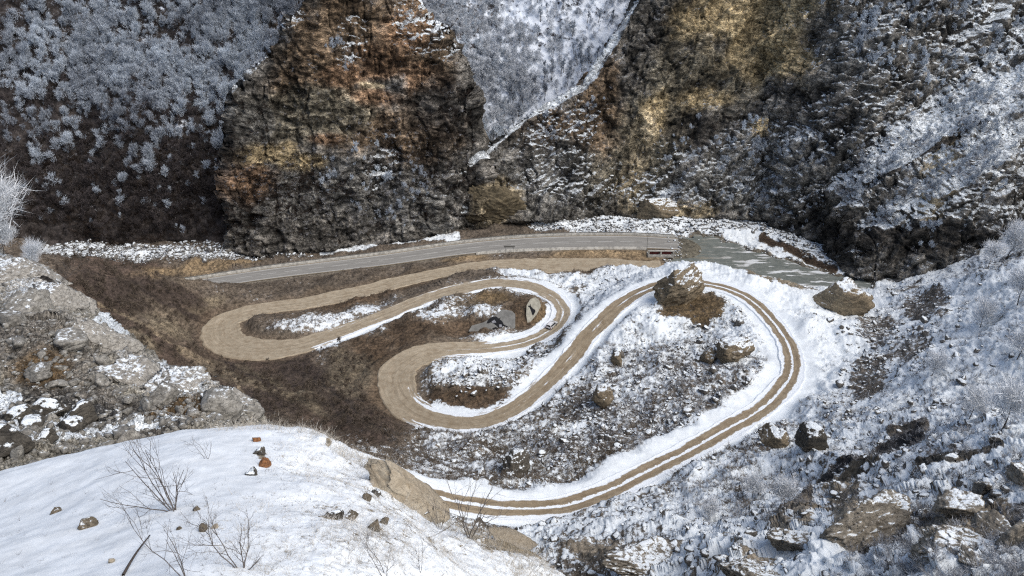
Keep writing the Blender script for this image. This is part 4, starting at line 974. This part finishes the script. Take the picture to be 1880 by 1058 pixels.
def twig_mat(name, col, dark, zs=0.07, var=0.5):
    m, nt, b = newmat(name, 0.95, spec=0.05); g = NB(nt)
    geo = g.n('ShaderNodeNewGeometry'); n = g.noise(geo.outputs['Position'], zs, 6, 0.65); n2 = g.noise(geo.outputs['Position'], 1.6, 4, 0.6)
    c = g.mix(g.ramp(g.math('ADD', g.math('MULTIPLY', n, .6), g.math('MULTIPLY', n2, .4)), 0.36, 0.64), dark, col)
    oi = g.n('ShaderNodeObjectInfo'); c = g.mix(g.math('MULTIPLY', oi.outputs['Random'], var), c, dark)
    g.l(c, b.inputs['Base Color']); return m
MT_FROST = twig_mat('frosted twigs', (0.78, 0.87, 0.96), (0.19, 0.21, 0.25), zs=.028, var=.3)  # frost colour carries a bluish tint imitating shade and haze over the wood
MT_DUSK = twig_mat('dusky winter twigs', (0.13, 0.115, 0.115), (0.035, 0.03, 0.03))
MT_WHITE = twig_mat('hoarfrost twigs', (0.78, 0.82, 0.87), (0.45, 0.48, 0.52))
MT_DRY = twig_mat('dry brown twigs', (0.215, 0.178, 0.14), (0.09, 0.073, 0.06))
MT_TANG = twig_mat('tan dead grass', (0.30, 0.25, 0.17), (0.13, 0.105, 0.075))
MT_DARK = twig_mat('dark winter scrub', (0.062, 0.046, 0.036), (0.024, 0.019, 0.017))
MT_BARK = simple('bark', (0.07, 0.058, 0.05), sc=3)
MT_GREY = twig_mat('grey frosted scrub', (0.40, 0.41, 0.44), (0.13, 0.12, 0.12))
MT_RIME = twig_mat('rimed cliff scrub', (0.74, 0.76, 0.80), (0.20, 0.19, 0.19))
MT_SPECK = twig_mat('rimed scrub', (0.62, 0.65, 0.69), (0.10, 0.09, 0.085))
MT_STRAW = twig_mat('frosted grass', (0.74, 0.73, 0.70), (0.30, 0.25, 0.17))

def tree_set(protos, idxs, hmin, hmax, seed, name, label, group, cat='tree'):
    r = np.random.default_rng(seed)
    roots = []
    for k, j in enumerate(idxs):
        tm, cm = protos[k % len(protos)]
        o = bpy.data.objects.new(name, None); COL.objects.link(o); tag(o, label, cat, group)
        s = r.uniform(hmin, hmax); o.location = PF[j] - np.array([0, 0, .3]); o.scale = (s * r.uniform(.65, 1.0), s * r.uniform(.65, 1.0), s); o.rotation_euler = (r.normal(0, .06) - .06, r.normal(0, .06), r.uniform(0, 6.3))
        for nm, me in (('trunk', tm), ('crown', cm)):
            c = bpy.data.objects.new(nm, me); COL.objects.link(c); c.parent = o
def protoset(seeds, barkm, twigm, **kw):
    out = []
    for s in seeds:
        (tv, tf), (cv, cf) = tree_proto(s, **kw)
        a = raw_mesh('trunk', tv, tf); a.materials.append(barkm); c = raw_mesh('crown', cv, cf); c.materials.append(twigm); out.append((a, c))
    return out
infr = (U > 0) & (U < 1880) & (V > -10)
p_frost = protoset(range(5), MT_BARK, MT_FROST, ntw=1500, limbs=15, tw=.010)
wA = BKA * np.maximum(zone(300, 60, 310, 130, -12), 0.10 * zone(250, 230, 280, 110))
tree_set(p_frost, in_view(sample(BKA & infr, 500, 800, wA), 2, 5)[:190], 4, 9.5, 801, 'frosted_tree', 'frost-covered bare tree in the dense wood on the upper left hillside', 'frosted trees on the upper left hillside')
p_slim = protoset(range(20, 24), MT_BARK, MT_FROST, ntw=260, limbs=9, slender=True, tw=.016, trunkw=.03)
wC = BKC * np.maximum(line([(880,262),(960,190),(1040,150),(1080,110)], 26, .2), .25 * zone(1000,100,160,110))
tree_set(p_slim, in_view(sample(BKC & infr, 240, 810, wC), 2, 4)[:70], 5, 9, 811, 'slender_tree', 'slender dark-stemmed tree dusted white on the snowy gully slope', 'slender trees in the snowy gully')

def joined(seed, n=220, **kw):
    (tv, tf), (cv, cf) = tree_proto(seed, ntw=n, **kw)
    return cv, cf
def forest(name, idxs, protos, hmin, hmax, mat, seed):
    r = np.random.default_rng(seed); s = r.uniform(hmin, hmax, len(idxs))
    mass(name, protos, PF[idxs] - np.array([0, 0, .2]), np.stack([s * .85, s * .85, s], 1), mat, seed, .12, kind='stuff')
fp = [joined(40 + k, 300, tw=.018) for k in range(5)]
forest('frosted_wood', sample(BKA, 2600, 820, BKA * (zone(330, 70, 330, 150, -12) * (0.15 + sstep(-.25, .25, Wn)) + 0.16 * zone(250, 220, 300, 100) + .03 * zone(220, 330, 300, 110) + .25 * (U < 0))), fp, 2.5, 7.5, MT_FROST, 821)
forest('dark_wood', sample(BKA, 1500, 825, BKA * (.35 * zone(150, 120, 260, 130, 0) + 0.8 * zone(250, 280, 300, 110) + .6 * zone(200, 370, 300, 70))), fp, 2, 5.5, MT_DUSK, 826)
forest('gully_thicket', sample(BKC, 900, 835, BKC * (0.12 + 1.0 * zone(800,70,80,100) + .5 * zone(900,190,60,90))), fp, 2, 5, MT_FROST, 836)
forest('gully_wood', sample(BKC, 1300, 830, BKC * (0.15 + zone(800,70,90,100) + .6 * zone(900,150,90,100))), fp, 2, 5.5, MT_WHITE, 831)
bw = sample(VAL & FLAT0, 420, 890, vf * LB * np.maximum.reduce([zone(230,540,140,60,20), .5 * zone(420,700,180,50,15), .5 * zone(620,760,130,50,25), .3 * zone(660,640,90,50)]))
forest('brown_bushes', bw, [joined(48 + k, 260, tw=.03) for k in range(3)], 1.2, 3.2, MT_DRY, 891)
cb = np.maximum.reduce([(CD | E1 | E2 | CB) * z_ for z_ in (zone(1690,90,190,110), zone(1790,250,110,120), .8 * zone(1650,330,130,120,-30), .5 * zone(1330,290,160,80), .5 * zone(1450,330,140,90), .8 * zone(615,90,30,55,10), .8 * zone(640,330,60,60), .7 * zone(725,365,80,60), .7 * zone(700,285,18,45,20), .4 * zone(1030,250,80,70,-30), .35 * zone(1250,340,100,50))])
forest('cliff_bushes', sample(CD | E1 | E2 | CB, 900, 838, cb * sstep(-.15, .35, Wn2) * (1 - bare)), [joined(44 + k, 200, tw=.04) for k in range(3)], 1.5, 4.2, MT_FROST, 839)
sp = [shrub_proto(60 + k, 9, 8, .022) for k in range(6)]
def scrub(name, idxs, hmin, hmax, mat, seed, protos=sp):
    r = np.random.default_rng(seed); s = hmin * (hmax / hmin) ** r.random(len(idxs))
    mass(name, protos, PF[idxs], np.stack([s, s, s * .85], 1), mat, seed, .2, kind='stuff')
wl = WALL.astype(F) * (1 - .9 * bare)
scrub('dark_scrub', sample(WALL, 5600, 840, wl * (zone(270,330,330,130) * 1.0 + .05 * CB + .03 * CD + .3 * zone(800,250,80,200) + .15 * BKA)), 1.2, 4, MT_DARK, 841)
scrub('frosted_scrub', sample(WALL, 8000, 850, wl * ((snow * snow + .05) * (CD | E1 | E2 | CB) * (.04 + sstep(.0, .45, Wn2)) + .12 * zone(230,300,260,90) + .12 * zone(620,330,220,110) * CB)), .5, 2.0, MT_RIME, 851)
keepV = VAL & FLAT0
scrub('dry_scrub', sample(keepV, 12500, 860, vf * np.maximum.reduce([LB * 1.0, .9 * zone(900,850,230,70), 0.55 * zone(1220,740,240,140), .7 * zone(640,600,200,50,-18), .5 * zone(860,730,130,40), .4 * zone(950,580,100,60), 1.6 * zone(1040,505,80,14), .25 * zone(1400,860,200,60, -30)])), .5, 1.7, MT_DRY, 861)
gz = vf * np.maximum.reduce([.35 * LB * sstep(0, .5, Wn), .8 * zone(1285,575,80,34), .5 * zone(930,580,110,50), .8 * zone(1230,720,230,130) * sstep(-.2, .4, Wn), .5 * zone(900,690,110,40), .25 * zone(1400,860,220,80,-30), .8 * zone(950,850,180,80)])
scrub('dead_grass', sample(keepV, 9000, 880, gz), .3, .9, MT_TANG, 881, [shrub_proto(70 + k, 14, 1, .03, .7) for k in range(4)])
scrub('snowy_scrub', sample(keepV, 9000, 870, vf * np.maximum.reduce([.9 * sstep(1480, 1700, U), 1.0 * zone(1230,720,230,130), .5 * zone(1120,520,90,50,-40), .6 * zone(1400,930,200,60), .4 * zone(900,850,200,60), .25 * zone(1520,660,80,140)]) * (V > 440)), .4, 1.6, MT_SPECK, 871)
print('scrub', time.time() - T0)

# frosted trees and shrubs near the right and left borders
MT_HOAR = twig_mat('thick hoarfrost', (0.92, 0.94, 0.96), (0.62, 0.66, 0.70), var=.2)
p_white = protoset(range(30, 34), MT_BARK, MT_HOAR, ntw=2600, limbs=20, tw=.006, trunkw=.013)
p_fine = protoset(range(36, 39), MT_BARK, MT_HOAR, ntw=5200, limbs=26, tw=.003, trunkw=.012)
def single_tree(u, v, h, label, k, protos=p_white, name='frosted_tree', cat='tree'):
    loc, _ = pick(u, v); o = bpy.data.objects.new(name, None); COL.objects.link(o); tag(o, label, cat)
    o.location = loc - Vector((0, 0, .2)); o.scale = (h * 1.1, h * 1.1, h); o.rotation_euler = (0, 0, k * 1.1)
    for nm, me in zip(('trunk', 'crown'), protos[k % len(protos)]):
        c = bpy.data.objects.new(nm, me); COL.objects.link(c); c.parent = o
for k, (u, v, h, lab) in enumerate([(1850,475,13,'white frosted tree on the right border above the slope'),(1815,492,9,'smaller frosted tree just left of the border tree at right'),(1870,560,10,'frosted bushy tree at the right border, middle height'),
      (1800,600,8,'frosted bush tree on the right slope beside the border tree'),(1710,690,6,'low frosted bush on the right slope above the scree'),(1840,790,8,'wide frosted bush at the right border over the near slope'),(1780,770,6,'frosted bush left of the wide one on the near slope'),
      (1870,660,8,'frosted bush at the right border below the middle tree'),(1440,930,5,'thin grey frosted bush on the lower slope right of the road'),(1380,915,5,'thin frosted bush nearest the lowest road bend at right'),(1300,950,4,'low frosted bush above the brown ledge at bottom')]):
    single_tree(u, v, h * .9, lab, k, cat='tree' if h > 8.5 else 'bush')
for k, (u, v, d, h, lab) in enumerate([(-22,452,103,14,'white hoarfrosted tree leaning in from the left edge'),(2,452,102,5,'frosted bush at the left edge under the leaning tree'),(62,478,98,4,'frosted bush on the crest of the rubble slope')]):
    p = PD(u, v, d); o = bpy.data.objects.new('frosted_tree', None); COL.objects.link(o); tag(o, lab, 'tree' if k == 0 else 'bush')
    zz, _ = height(np.array([p[0]]), np.array([p[1]])); o.location = (p[0], p[1], zz[0] - .3); o.scale = (h * 1.0, h * 1.0, h); o.rotation_euler = (0, .12 if k == 0 else 0, k)
    for nm, me in zip(('trunk', 'crown'), p_fine[k]):
        c = bpy.data.objects.new(nm, me); COL.objects.link(c); c.parent = o

# bare shrubs on the knoll: grown branch by branch
MT_TWIG = simple('grey brown twig', (0.13, 0.115, 0.105), sc=12, bump=0)
def grow(r, p, d, L_, rad, depth, out, bend=.12):
    n = 6; pts = [np.array(p)]; d = np.array(d, float)
    for k in range(n):
        d = d + r.normal(0, bend, 3); d[2] += .05; d /= np.linalg.norm(d); pts.append(pts[-1] + d * L_ / n)
    pts = np.array(pts); out[min(depth, 1)].append((pts, rad * np.linspace(1, .35, n + 1)))
    if depth < 3:
        for k in range(r.integers(3, 6) if depth < 2 else r.integers(1, 4)):
            t = r.uniform(.25, .98); q = pts[min(n, int(t * n))]
            dd = d + r.normal(0, .55, 3); dd /= np.linalg.norm(dd)
            grow(r, q, dd, L_ * r.uniform(.35, .65), rad * .5, depth + 1, out, bend)
def bare_shrub(u, v, dirs, L_, rad, seed, label, cat='shrub', name='bare_shrub'):
    loc, _ = pick(u, v); r = np.random.default_rng(seed); out = ([], [])
    for dv in dirs:
        d = np.array([dv[0], dv[1], dv[2]]); grow(r, (r.normal(0, .03), r.normal(0, .03), -.1), d / np.linalg.norm(d), L_ * dv[3], rad, 0, out)
    o = link(name, None); o.location = loc; tag(o, label, cat)
    link('stem', raw_mesh('stem', *tube_mesh(out[0])), MT_TWIG, o); link('twigs', raw_mesh('twigs', *tube_mesh(out[1], 3)), MT_TWIG, o)
bare_shrub(318, 938, [(-.25,.35,1,1.05),(-.8,.3,.7,1.1),(-1.1,0,.12,1),(-.5,.5,1,1.1),(-.05,.3,1,.7),(.2,.4,.8,.6),(-.9,.4,.45,1)], 1.65, .015, 3, 'large leafless shrub fanning left on the open snow')
bare_shrub(445, 1044, [(-.6,.3,.9,1.2),(-.15,.2,1,1),(.25,.2,1,.9),(.5,.1,.5,.5),(-.9,.4,.9,1.5)], 1.1, .012, 5, 'leafless shrub at the bottom edge right of the dark stick')
bare_shrub(378, 843, [(-.5,.4,1,1),(.3,.4,.9,.8),(0,.4,1,.8)], .75, .007, 7, 'small leafless shrub high on the snow behind the large one')
bare_shrub(340, 1060, [(-.7,.2,1,1.3),(-.4,.2,1,1),(.1,.2,1,.8)], 1.25, .010, 9, 'thin leafless shrub at the bottom edge left of centre')
bare_shrub(706, 1056, [(-.9,.2,.9,1.2),(.05,.2,1,.9),(.3,.1,1,.6)], .95, .008, 13, 'thin twigs rising from the snow at the bottom right of the knoll')
bare_shrub(775, 1052, [(.1,.2,1,1),(-.2,.2,1,.8)], .75, .007, 15, 'pair of thin dry stalks on the right part of the knoll')
bare_shrub(862, 988, [(-.06,.05,1,1.7),(-.35,.1,1,1.1),(.3,.1,.9,1),(.1,.1,1,1.2)], 1.45, .019, 17, 'dark bare sapling at the knoll rim in front of the dirt road', 'sapling', 'bare_sapling')
bare_shrub(806, 972, [(-.5,.3,1,1),(.3,.3,1,1),(-.1,.3,1,1.2)], 1.0, .009, 19, 'pale frosted bush at the knoll rim left of the sapling')
bare_shrub(105, 520, [(.9,.2,.4,1),(.7,.3,.2,1.2),(1,.1,.7,.8)], 3.2, .03, 23, 'grey fallen branchy shrub sticking out from the rubble crest')
a_, _ = pick(232, 1052); b2, _ = pick(276, 985)
pts = np.array([np.array(a_) + (np.array(b2) - np.array(a_)) * t + np.array([0, 0, .06 + .03 * math.sin(t * 4)]) for t in np.linspace(-.1, 1, 8)])
tag(link('dead_stick', raw_mesh('stick', *tube_mesh([(pts, np.linspace(.028, .012, 8))], 6)), MT_BARK), 'dark dead stick lying on the snow near the bottom edge', 'stick')

# frosted grass on the knoll
kd = KG.get(KD, X, Y); RIM = kf * sstep(-2.2, -1.2, kd) * (1 - sstep(.2, .6, kd))
i = sample(KNB & (U > -50) & (U < 1100), 5200, 900, kf * np.maximum.reduce([zone(620,850,120,60,20), zone(700,960,110,70), zone(860,1010,120,50,20), .25 * zone(520,980,150,90), 1.2 * RIM * (U > 420)]))
gp = [shrub_proto(90 + k, 7, 1, .012, 1.1) for k in range(5)]
r = np.random.default_rng(5); s = r.uniform(.10, .32, len(i))
mass('frosted_grass', gp, PF[i], np.stack([s, s, s * .7], 1), MT_STRAW, 901, .5, kind='stuff')
i = sample(KNB & (U > 380) & (U < 1000), 700, 903, RIM)
s = r.uniform(.25, .6, len(i)); mass('tall_frosted_grass', gp, PF[i], np.stack([s, s, s], 1), MT_STRAW, 904, .35, kind='stuff')
i = sample(KNB & (U > -50) & (U < 1100), 1500, 905, kf * np.maximum.reduce([zone(640,900,150,90), .7 * zone(420,960,160,90), zone(760,1000,140,70), .12 * zone(150,950,200,90), .8 * zone(500,840,60,60)]))
s = r.uniform(.05, .13, len(i)); s = s * 1.5
mass('dry_weeds', gp, PF[i], np.stack([s, s, s], 1), MT_DRY, 906, .6, kind='stuff')
print('plants', time.time() - T0)

# ------------------------------------------------------------------ car
def car(u, v, heading):
    M_PAINT, nt, b = newmat('white car paint', 0.3, (0.78, 0.79, 0.80), 0.5); b.inputs['Coat Weight'].default_value = .6
    g = NB(nt); geo = g.n('ShaderNodeNewGeometry'); n = g.noise(geo.outputs['Position'], 3, 5, .6)
    g.l(g.mix(g.ramp(n, .35, .7, 0, .5), (0.80, 0.81, 0.82), (0.60, 0.57, 0.52)), b.inputs['Base Color'])
    M_GL, _, b = newmat('car glass', .06, (0.012, 0.014, 0.016), .6); M_TY = simple('tyre rubber', (0.02, 0.02, 0.02)); M_RIM = simple('alloy rim', (0.4, 0.4, 0.4), .35, .1, metal=.8)
    M_TAIL, _, _ = newmat('tail lamp', .25, (.35, .015, .012)); M_HEAD, _, _ = newmat('head lamp', .1, (.7, .72, .74)); M_BLK = simple('black trim', (.025, .025, .025), .6)
    loc, _ = pick(u, v); root = link('parked_car', None); tag(root, 'white off-road car driving on the snowy right-hand hairpin of the dirt road', 'car')
    root.location = loc + Vector((0, 0, .02)); root.rotation_euler = (0, 0, heading)
    prof = [(-2.25,.45),(-2.27,.75),(-2.2,1.0),(-2.12,1.08),(-1.95,1.62),(-1.75,1.72),(-.2,1.76),(.35,1.68),(1.0,1.12),(1.15,1.06),(2.05,.95),(2.2,.85),(2.27,.6),(2.22,.42),(1.9,.32),(-1.9,.32)]
    bm = bmesh.new(); rings = []
    for wy in (-1, -.93, -.6, .6, .93, 1):
        ring = []
        for x, z in prof:
            tum = 0.90 if abs(wy) > .9 else .66
            half = .92 - max(0, z - 1.05) * .27
            k = {1: 1.0, .93: .97, .6: .66}[abs(wy)] * (1 if wy > 0 else -1)
            zz = z + (-.03 if abs(wy) == 1 and z > 1.5 else .015 if abs(wy) < .9 and z > 1.5 else 0)
            xx = x * (1 if abs(wy) < .95 else .985)
            ring.append(bm.verts.new((xx, k * half, zz)))
        rings.append(ring)
    n = len(prof)
    for a, b_ in zip(rings[:-1], rings[1:]):
        for k in range(n): bm.faces.new((a[k], a[(k + 1) % n], b_[(k + 1) % n], b_[k]))
    bm.faces.new(rings[0]); bm.faces.new(rings[-1][::-1]); bmesh.ops.recalc_face_normals(bm, faces=bm.faces[:])
    bm_obj('body', bm, M_PAINT, root, True)
    def quad(name, co, mat, par=root):
        bm = bmesh.new(); f = bm.faces.new([bm.verts.new(c) for c in co]); r_ = bmesh.ops.extrude_face_region(bm, geom=[f]); f.normal_update()
        for x in r_['geom']:
            if isinstance(x, bmesh.types.BMVert): x.co += f.normal * -.03
        bmesh.ops.recalc_face_normals(bm, faces=bm.faces[:])
        return bm_obj(name, bm, mat, par)
    quad('windscreen', [(.98,-.78,1.16),(.98,.78,1.16),(.42,.68,1.68),(.42,-.68,1.68)], M_GL)
    quad('rear_window', [(-2.15,.74,1.12),(-2.15,-.74,1.12),(-2.0,-.66,1.58),(-2.0,.66,1.58)], M_GL)
    for s in (-1, 1):
        for x0, x1, x2, x3 in ((.95,-.35,-.35,.38),(-.42,-1.2,-1.2,-.42),(-1.28,-2.02,-1.88,-1.28)):
            quad('side_window', [(x0, s * .925, 1.12),(x1, s * .925, 1.12),(x2, s * .79, 1.62),(x3, s * .79, 1.62)][::s], M_GL)
        quad('headlight', [(2.27, s * .5, .7),(2.23, s * .85, .7),(2.2, s * .85, .86),(2.24, s * .5, .86)][::s], M_HEAD)
        quad('tail_light', [(-2.28, s * .68, .8),(-2.26, s * .9, .8),(-2.2, s * .9, 1.08),(-2.22, s * .68, 1.08)][::-s], M_TAIL)
        bm = bmesh.new(); bmesh.ops.create_cube(bm, size=1, matrix=Matrix.Translation((.75, s * 1.0, 1.15)) @ Matrix.Diagonal((.12, .2, .16, 1))); bmesh.ops.bevel(bm, geom=bm.edges[:], offset=.03, segments=2)
        bm_obj('mirror', bm, M_PAINT, root)
        bm = bmesh.new(); bmesh.ops.create_cube(bm, size=1, matrix=Matrix.Translation((-.7, s * .62, 1.79)) @ Matrix.Diagonal((2.0, .05, .05, 1))); bm_obj('roof_rail', bm, M_BLK, root)
        for x in (-1.4, 1.4):
            bm = bmesh.new(); bmesh.ops.create_cone(bm, cap_ends=True, segments=28, radius1=.37, radius2=.37, depth=.24, matrix=Matrix.Translation((x, s * .82, .37)) @ Matrix.Rotation(math.pi / 2, 4, 'X'))
            bmesh.ops.bevel(bm, geom=[e for e in bm.edges if e.calc_face_angle(0) > 1], offset=.04, segments=2)
            wh = bm_obj('wheel', bm, M_TY, root, True)
            bm = bmesh.new(); bmesh.ops.create_cone(bm, cap_ends=True, segments=20, radius1=.23, radius2=.2, depth=.02, matrix=Matrix.Translation((x, s * .95, .37)) @ Matrix.Rotation(-s * math.pi / 2, 4, 'X')); bm_obj('rim', bm, M_RIM, wh)
    for x, nm in ((2.24, 'front_bumper'), (-2.24, 'rear_bumper')):
        bm = bmesh.new(); bmesh.ops.create_cube(bm, size=1, matrix=Matrix.Translation((x, 0, .5)) @ Matrix.Diagonal((.16, 1.7, .26, 1))); bmesh.ops.bevel(bm, geom=bm.edges[:], offset=.05, segments=2); bm_obj(nm, bm, M_BLK, root)
k = int(np.argmin(np.hypot(*(np.array(to_pixel(dirt[:, :3])[:2]) - np.array([[1014], [600]])))))
tg = dirt[k - 2, :2] - dirt[k + 2, :2]
car(1013, 600, math.atan2(tg[1], tg[0]))

# ------------------------------------------------------------------ painted rock slabs
def slab(name, label, uv, foot, lean, mat, thick, figs):
    loc, _ = pick(*foot); loc = Vector(loc)
    nrm = Vector((0.0, -math.cos(lean), math.sin(lean)))       # faces down the valley side toward the lookout
    def onp(u, v, off=0.0):
        r_ = Vector(ray(u, v)); o = Vector((0, 0, CAMZ)); t = (loc + nrm * off - o).dot(nrm) / r_.dot(nrm); return o + r_ * t
    bm = bmesh.new(); fr_ = [bm.verts.new(onp(u, v) - loc) for u, v in uv]
    f = bm.faces.new(fr_); ex = bmesh.ops.extrude_face_region(bm, geom=[f])
    for x in ex['geom']:
        if isinstance(x, bmesh.types.BMVert): x.co -= nrm * thick
    bmesh.ops.recalc_face_normals(bm, faces=bm.faces[:]); bmesh.ops.bevel(bm, geom=bm.edges[:], offset=.15, segments=2)
    o = bm_obj(name, bm, mat); o.location = loc; tag(o, label, 'rock slab')
    for nm, polys, m_ in figs:
        bm = bmesh.new()
        for j, pl in enumerate(polys):
            ff = bm.faces.new([bm.verts.new(onp(u, v, .03 + .006 * j) - loc) for u, v in pl])
        bmesh.ops.triangulate(bm, faces=bm.faces[:]); bmesh.ops.recalc_face_normals(bm, faces=bm.faces[:])
        bm_obj(nm, bm, m_, o)
M_SLABG = simple('grey plastered rock', (0.20, 0.20, 0.19), sc=.6, var=.25); M_SLABP = simple('pale plastered rock', (0.40, 0.385, 0.32), sc=.8, var=.22)
M_BLACK = simple('black paint', (0.014, 0.015, 0.018), .8, .3); M_PWHITE = simple('grey white paint', (0.30, 0.31, 0.34), .8, .3)
slab('painted_rock_slab', 'grey sloping rock slab painted with a dark crouching figure, inside the hairpin', [(860,609),(866,598),(888,592),(905,582),(922,568),(940,571),(946,577),(946,602),(936,608),(905,608)], (905,606), .75, M_SLABG, 1.2,
     [('painting', [[(893,594),(897,586),(903,582),(911,581),(917,586),(922,590),(925,596),(933,600),(927,604),(920,602),(921,606),(905,605),(908,602),(915,602),(910,597),(906,594),(901,592),(897,594)], [(904,603),(911,600),(913,604),(905,606)], [(913,586),(920,583),(916,588)]], M_BLACK),
      ('painting', [[(902,589),(908,587),(911,592),(907,594),(903,592)], [(916,596),(921,596),(922,600),(917,601)]], M_PWHITE)])
slab('painted_rock_slab', 'pale upright rock slab painted with a black horned animal, beside the parked car', [(969,597),(966,578),(967,560),(974,549),(983,546),(991,553),(993,562),(985,578)], (975,592), .7, M_SLABP, 1.0,
     [('painting', [[(969.5,561),(972,562),(973.5,557.5),(974.6,562),(976,564),(979,567),(982.5,569),(983,572),(980.5,577),(979,580),(978.4,577.5),(977.6,579.5),(976,574),(974,569),(972.5,565),(970,563.5)]], M_BLACK)])

# ------------------------------------------------------------------ concrete structure and poles by the road
loc, _ = pick(1212, 468)
root = link('concrete_culvert', None); root.location = loc + Vector((0, 0, -.3)); tag(root, 'small concrete structure with two dark openings at the end of the paved road', 'culvert')
def box(name, c, s, mat, par, bev=.04):
    bm = bmesh.new(); bmesh.ops.create_cube(bm, size=1, matrix=Matrix.Translation(c) @ Matrix.Diagonal((*s, 1)))
    if bev: bmesh.ops.bevel(bm, geom=bm.edges[:], offset=bev, segments=1)
    return bm_obj(name, bm, mat, par)
box('base', (0, 0, .35), (10.4, 3.4, .9), M_CONC, root); box('lintel', (0, -1.35, 2.75), (10.6, .7, .45), M_CONC, root)
for x in (-4.9, 0, 4.9): box('pillar', (x, -1.35, 1.66), (.5, .5, 1.73), M_CONC, root)
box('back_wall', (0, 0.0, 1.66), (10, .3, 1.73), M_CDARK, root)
for x in (-2.45, 2.45): box('panel', (x, -.4, 1.4), (3.6, .12, 1.1), M_RED, root)
def pole(u, v, h, label):
    loc, _ = pick(u, v); o = link('lamp_post', None); o.location = loc; tag(o, label, 'lamp post')
    link('pole', raw_mesh('pole', *tube_mesh([(np.array([[0, 0, -.3], [0, 0, h * .5], [0, 0, h]]), np.array([.12, .09, .06]))], 8)), M_STEEL, o)
    link('arm', raw_mesh('arm', *tube_mesh([(np.array([[0, 0, h], [0, .6, h + .25], [0, 1.4, h + .3]]), np.array([.05, .045, .04]))], 6)), M_STEEL, o); box('lamp_head', (0, 1.6, h + .28), (.22, .6, .12), M_STEEL, o, .02)
pole(1187, 462, 7.5, 'thin steel lamp post at the near road edge by the concrete structure')
loc, _ = pick(935, 467)
o = link('road_sign', None); o.location = loc; tag(o, 'small dark sign board on two posts at the near edge of the paved road', 'road sign')
for x in (-1.6, 1.6): link('post', raw_mesh('post', *tube_mesh([(np.array([[x, 0, -.3], [x, 0, 3.9]]), np.array([.07, .07]))], 8)), M_STEEL, o)
box('sign_board', (0, 0.02, 3.4), (4.4, .08, .7), M_STEEL, o, .01)

# ------------------------------------------------------------------ light, world, camera
EL, AZ = math.radians(52), math.radians(118)           # azimuth clockwise from +Y: veiled sun high on the right, raking the far wall
w = bpy.data.worlds.new('World'); S.world = w; w.use_nodes = True
nt = w.node_tree; bg = nt.nodes['Background']; sky = nt.nodes.new('ShaderNodeTexSky'); sky.sky_type = 'NISHITA'; sky.sun_disc = False
sky.sun_elevation = EL; sky.sun_rotation = AZ; sky.dust_density = 3.0; sky.ozone_density = 1.0
hs = nt.nodes.new('ShaderNodeHueSaturation'); hs.inputs['Saturation'].default_value = 0.95      # thin high cloud greys the blue
nt.links.new(sky.outputs[0], hs.inputs['Color']); nt.links.new(hs.outputs[0], bg.inputs[0]); bg.inputs[1].default_value = 0.15
ld = bpy.data.lights.new('sun', 'SUN'); ld.energy = 2.25; ld.angle = math.radians(50); ld.color = (1, .96, .90)
lo = bpy.data.objects.new('sun', ld); COL.objects.link(lo)
sd = Vector((math.sin(AZ) * math.cos(EL), math.cos(AZ) * math.cos(EL), math.sin(EL)))
lo.rotation_euler = (-sd).to_track_quat('-Z', 'Y').to_euler()
cd = bpy.data.cameras.new('camera'); co_ = bpy.data.objects.new('camera', cd); COL.objects.link(co_)
cd.sensor_width = 36; cd.sensor_fit = 'HORIZONTAL'; cd.lens = 36 * FPX / 1880; cd.clip_start = .1; cd.clip_end = 3000
co_.location = (0, 0, CAMZ); co_.rotation_euler = (math.pi / 2 - PITCH, 0, 0)
S.camera = co_
S.view_settings.view_transform = 'Standard'; S.view_settings.look = 'None'; S.view_settings.exposure = 0; S.view_settings.gamma = 1
S.cycles.use_denoising = False; S.cycles.filter_width = 1.2
S.cycles.max_bounces = 5; S.cycles.diffuse_bounces = 2; S.cycles.glossy_bounces = 2
print('done', time.time() - T0)
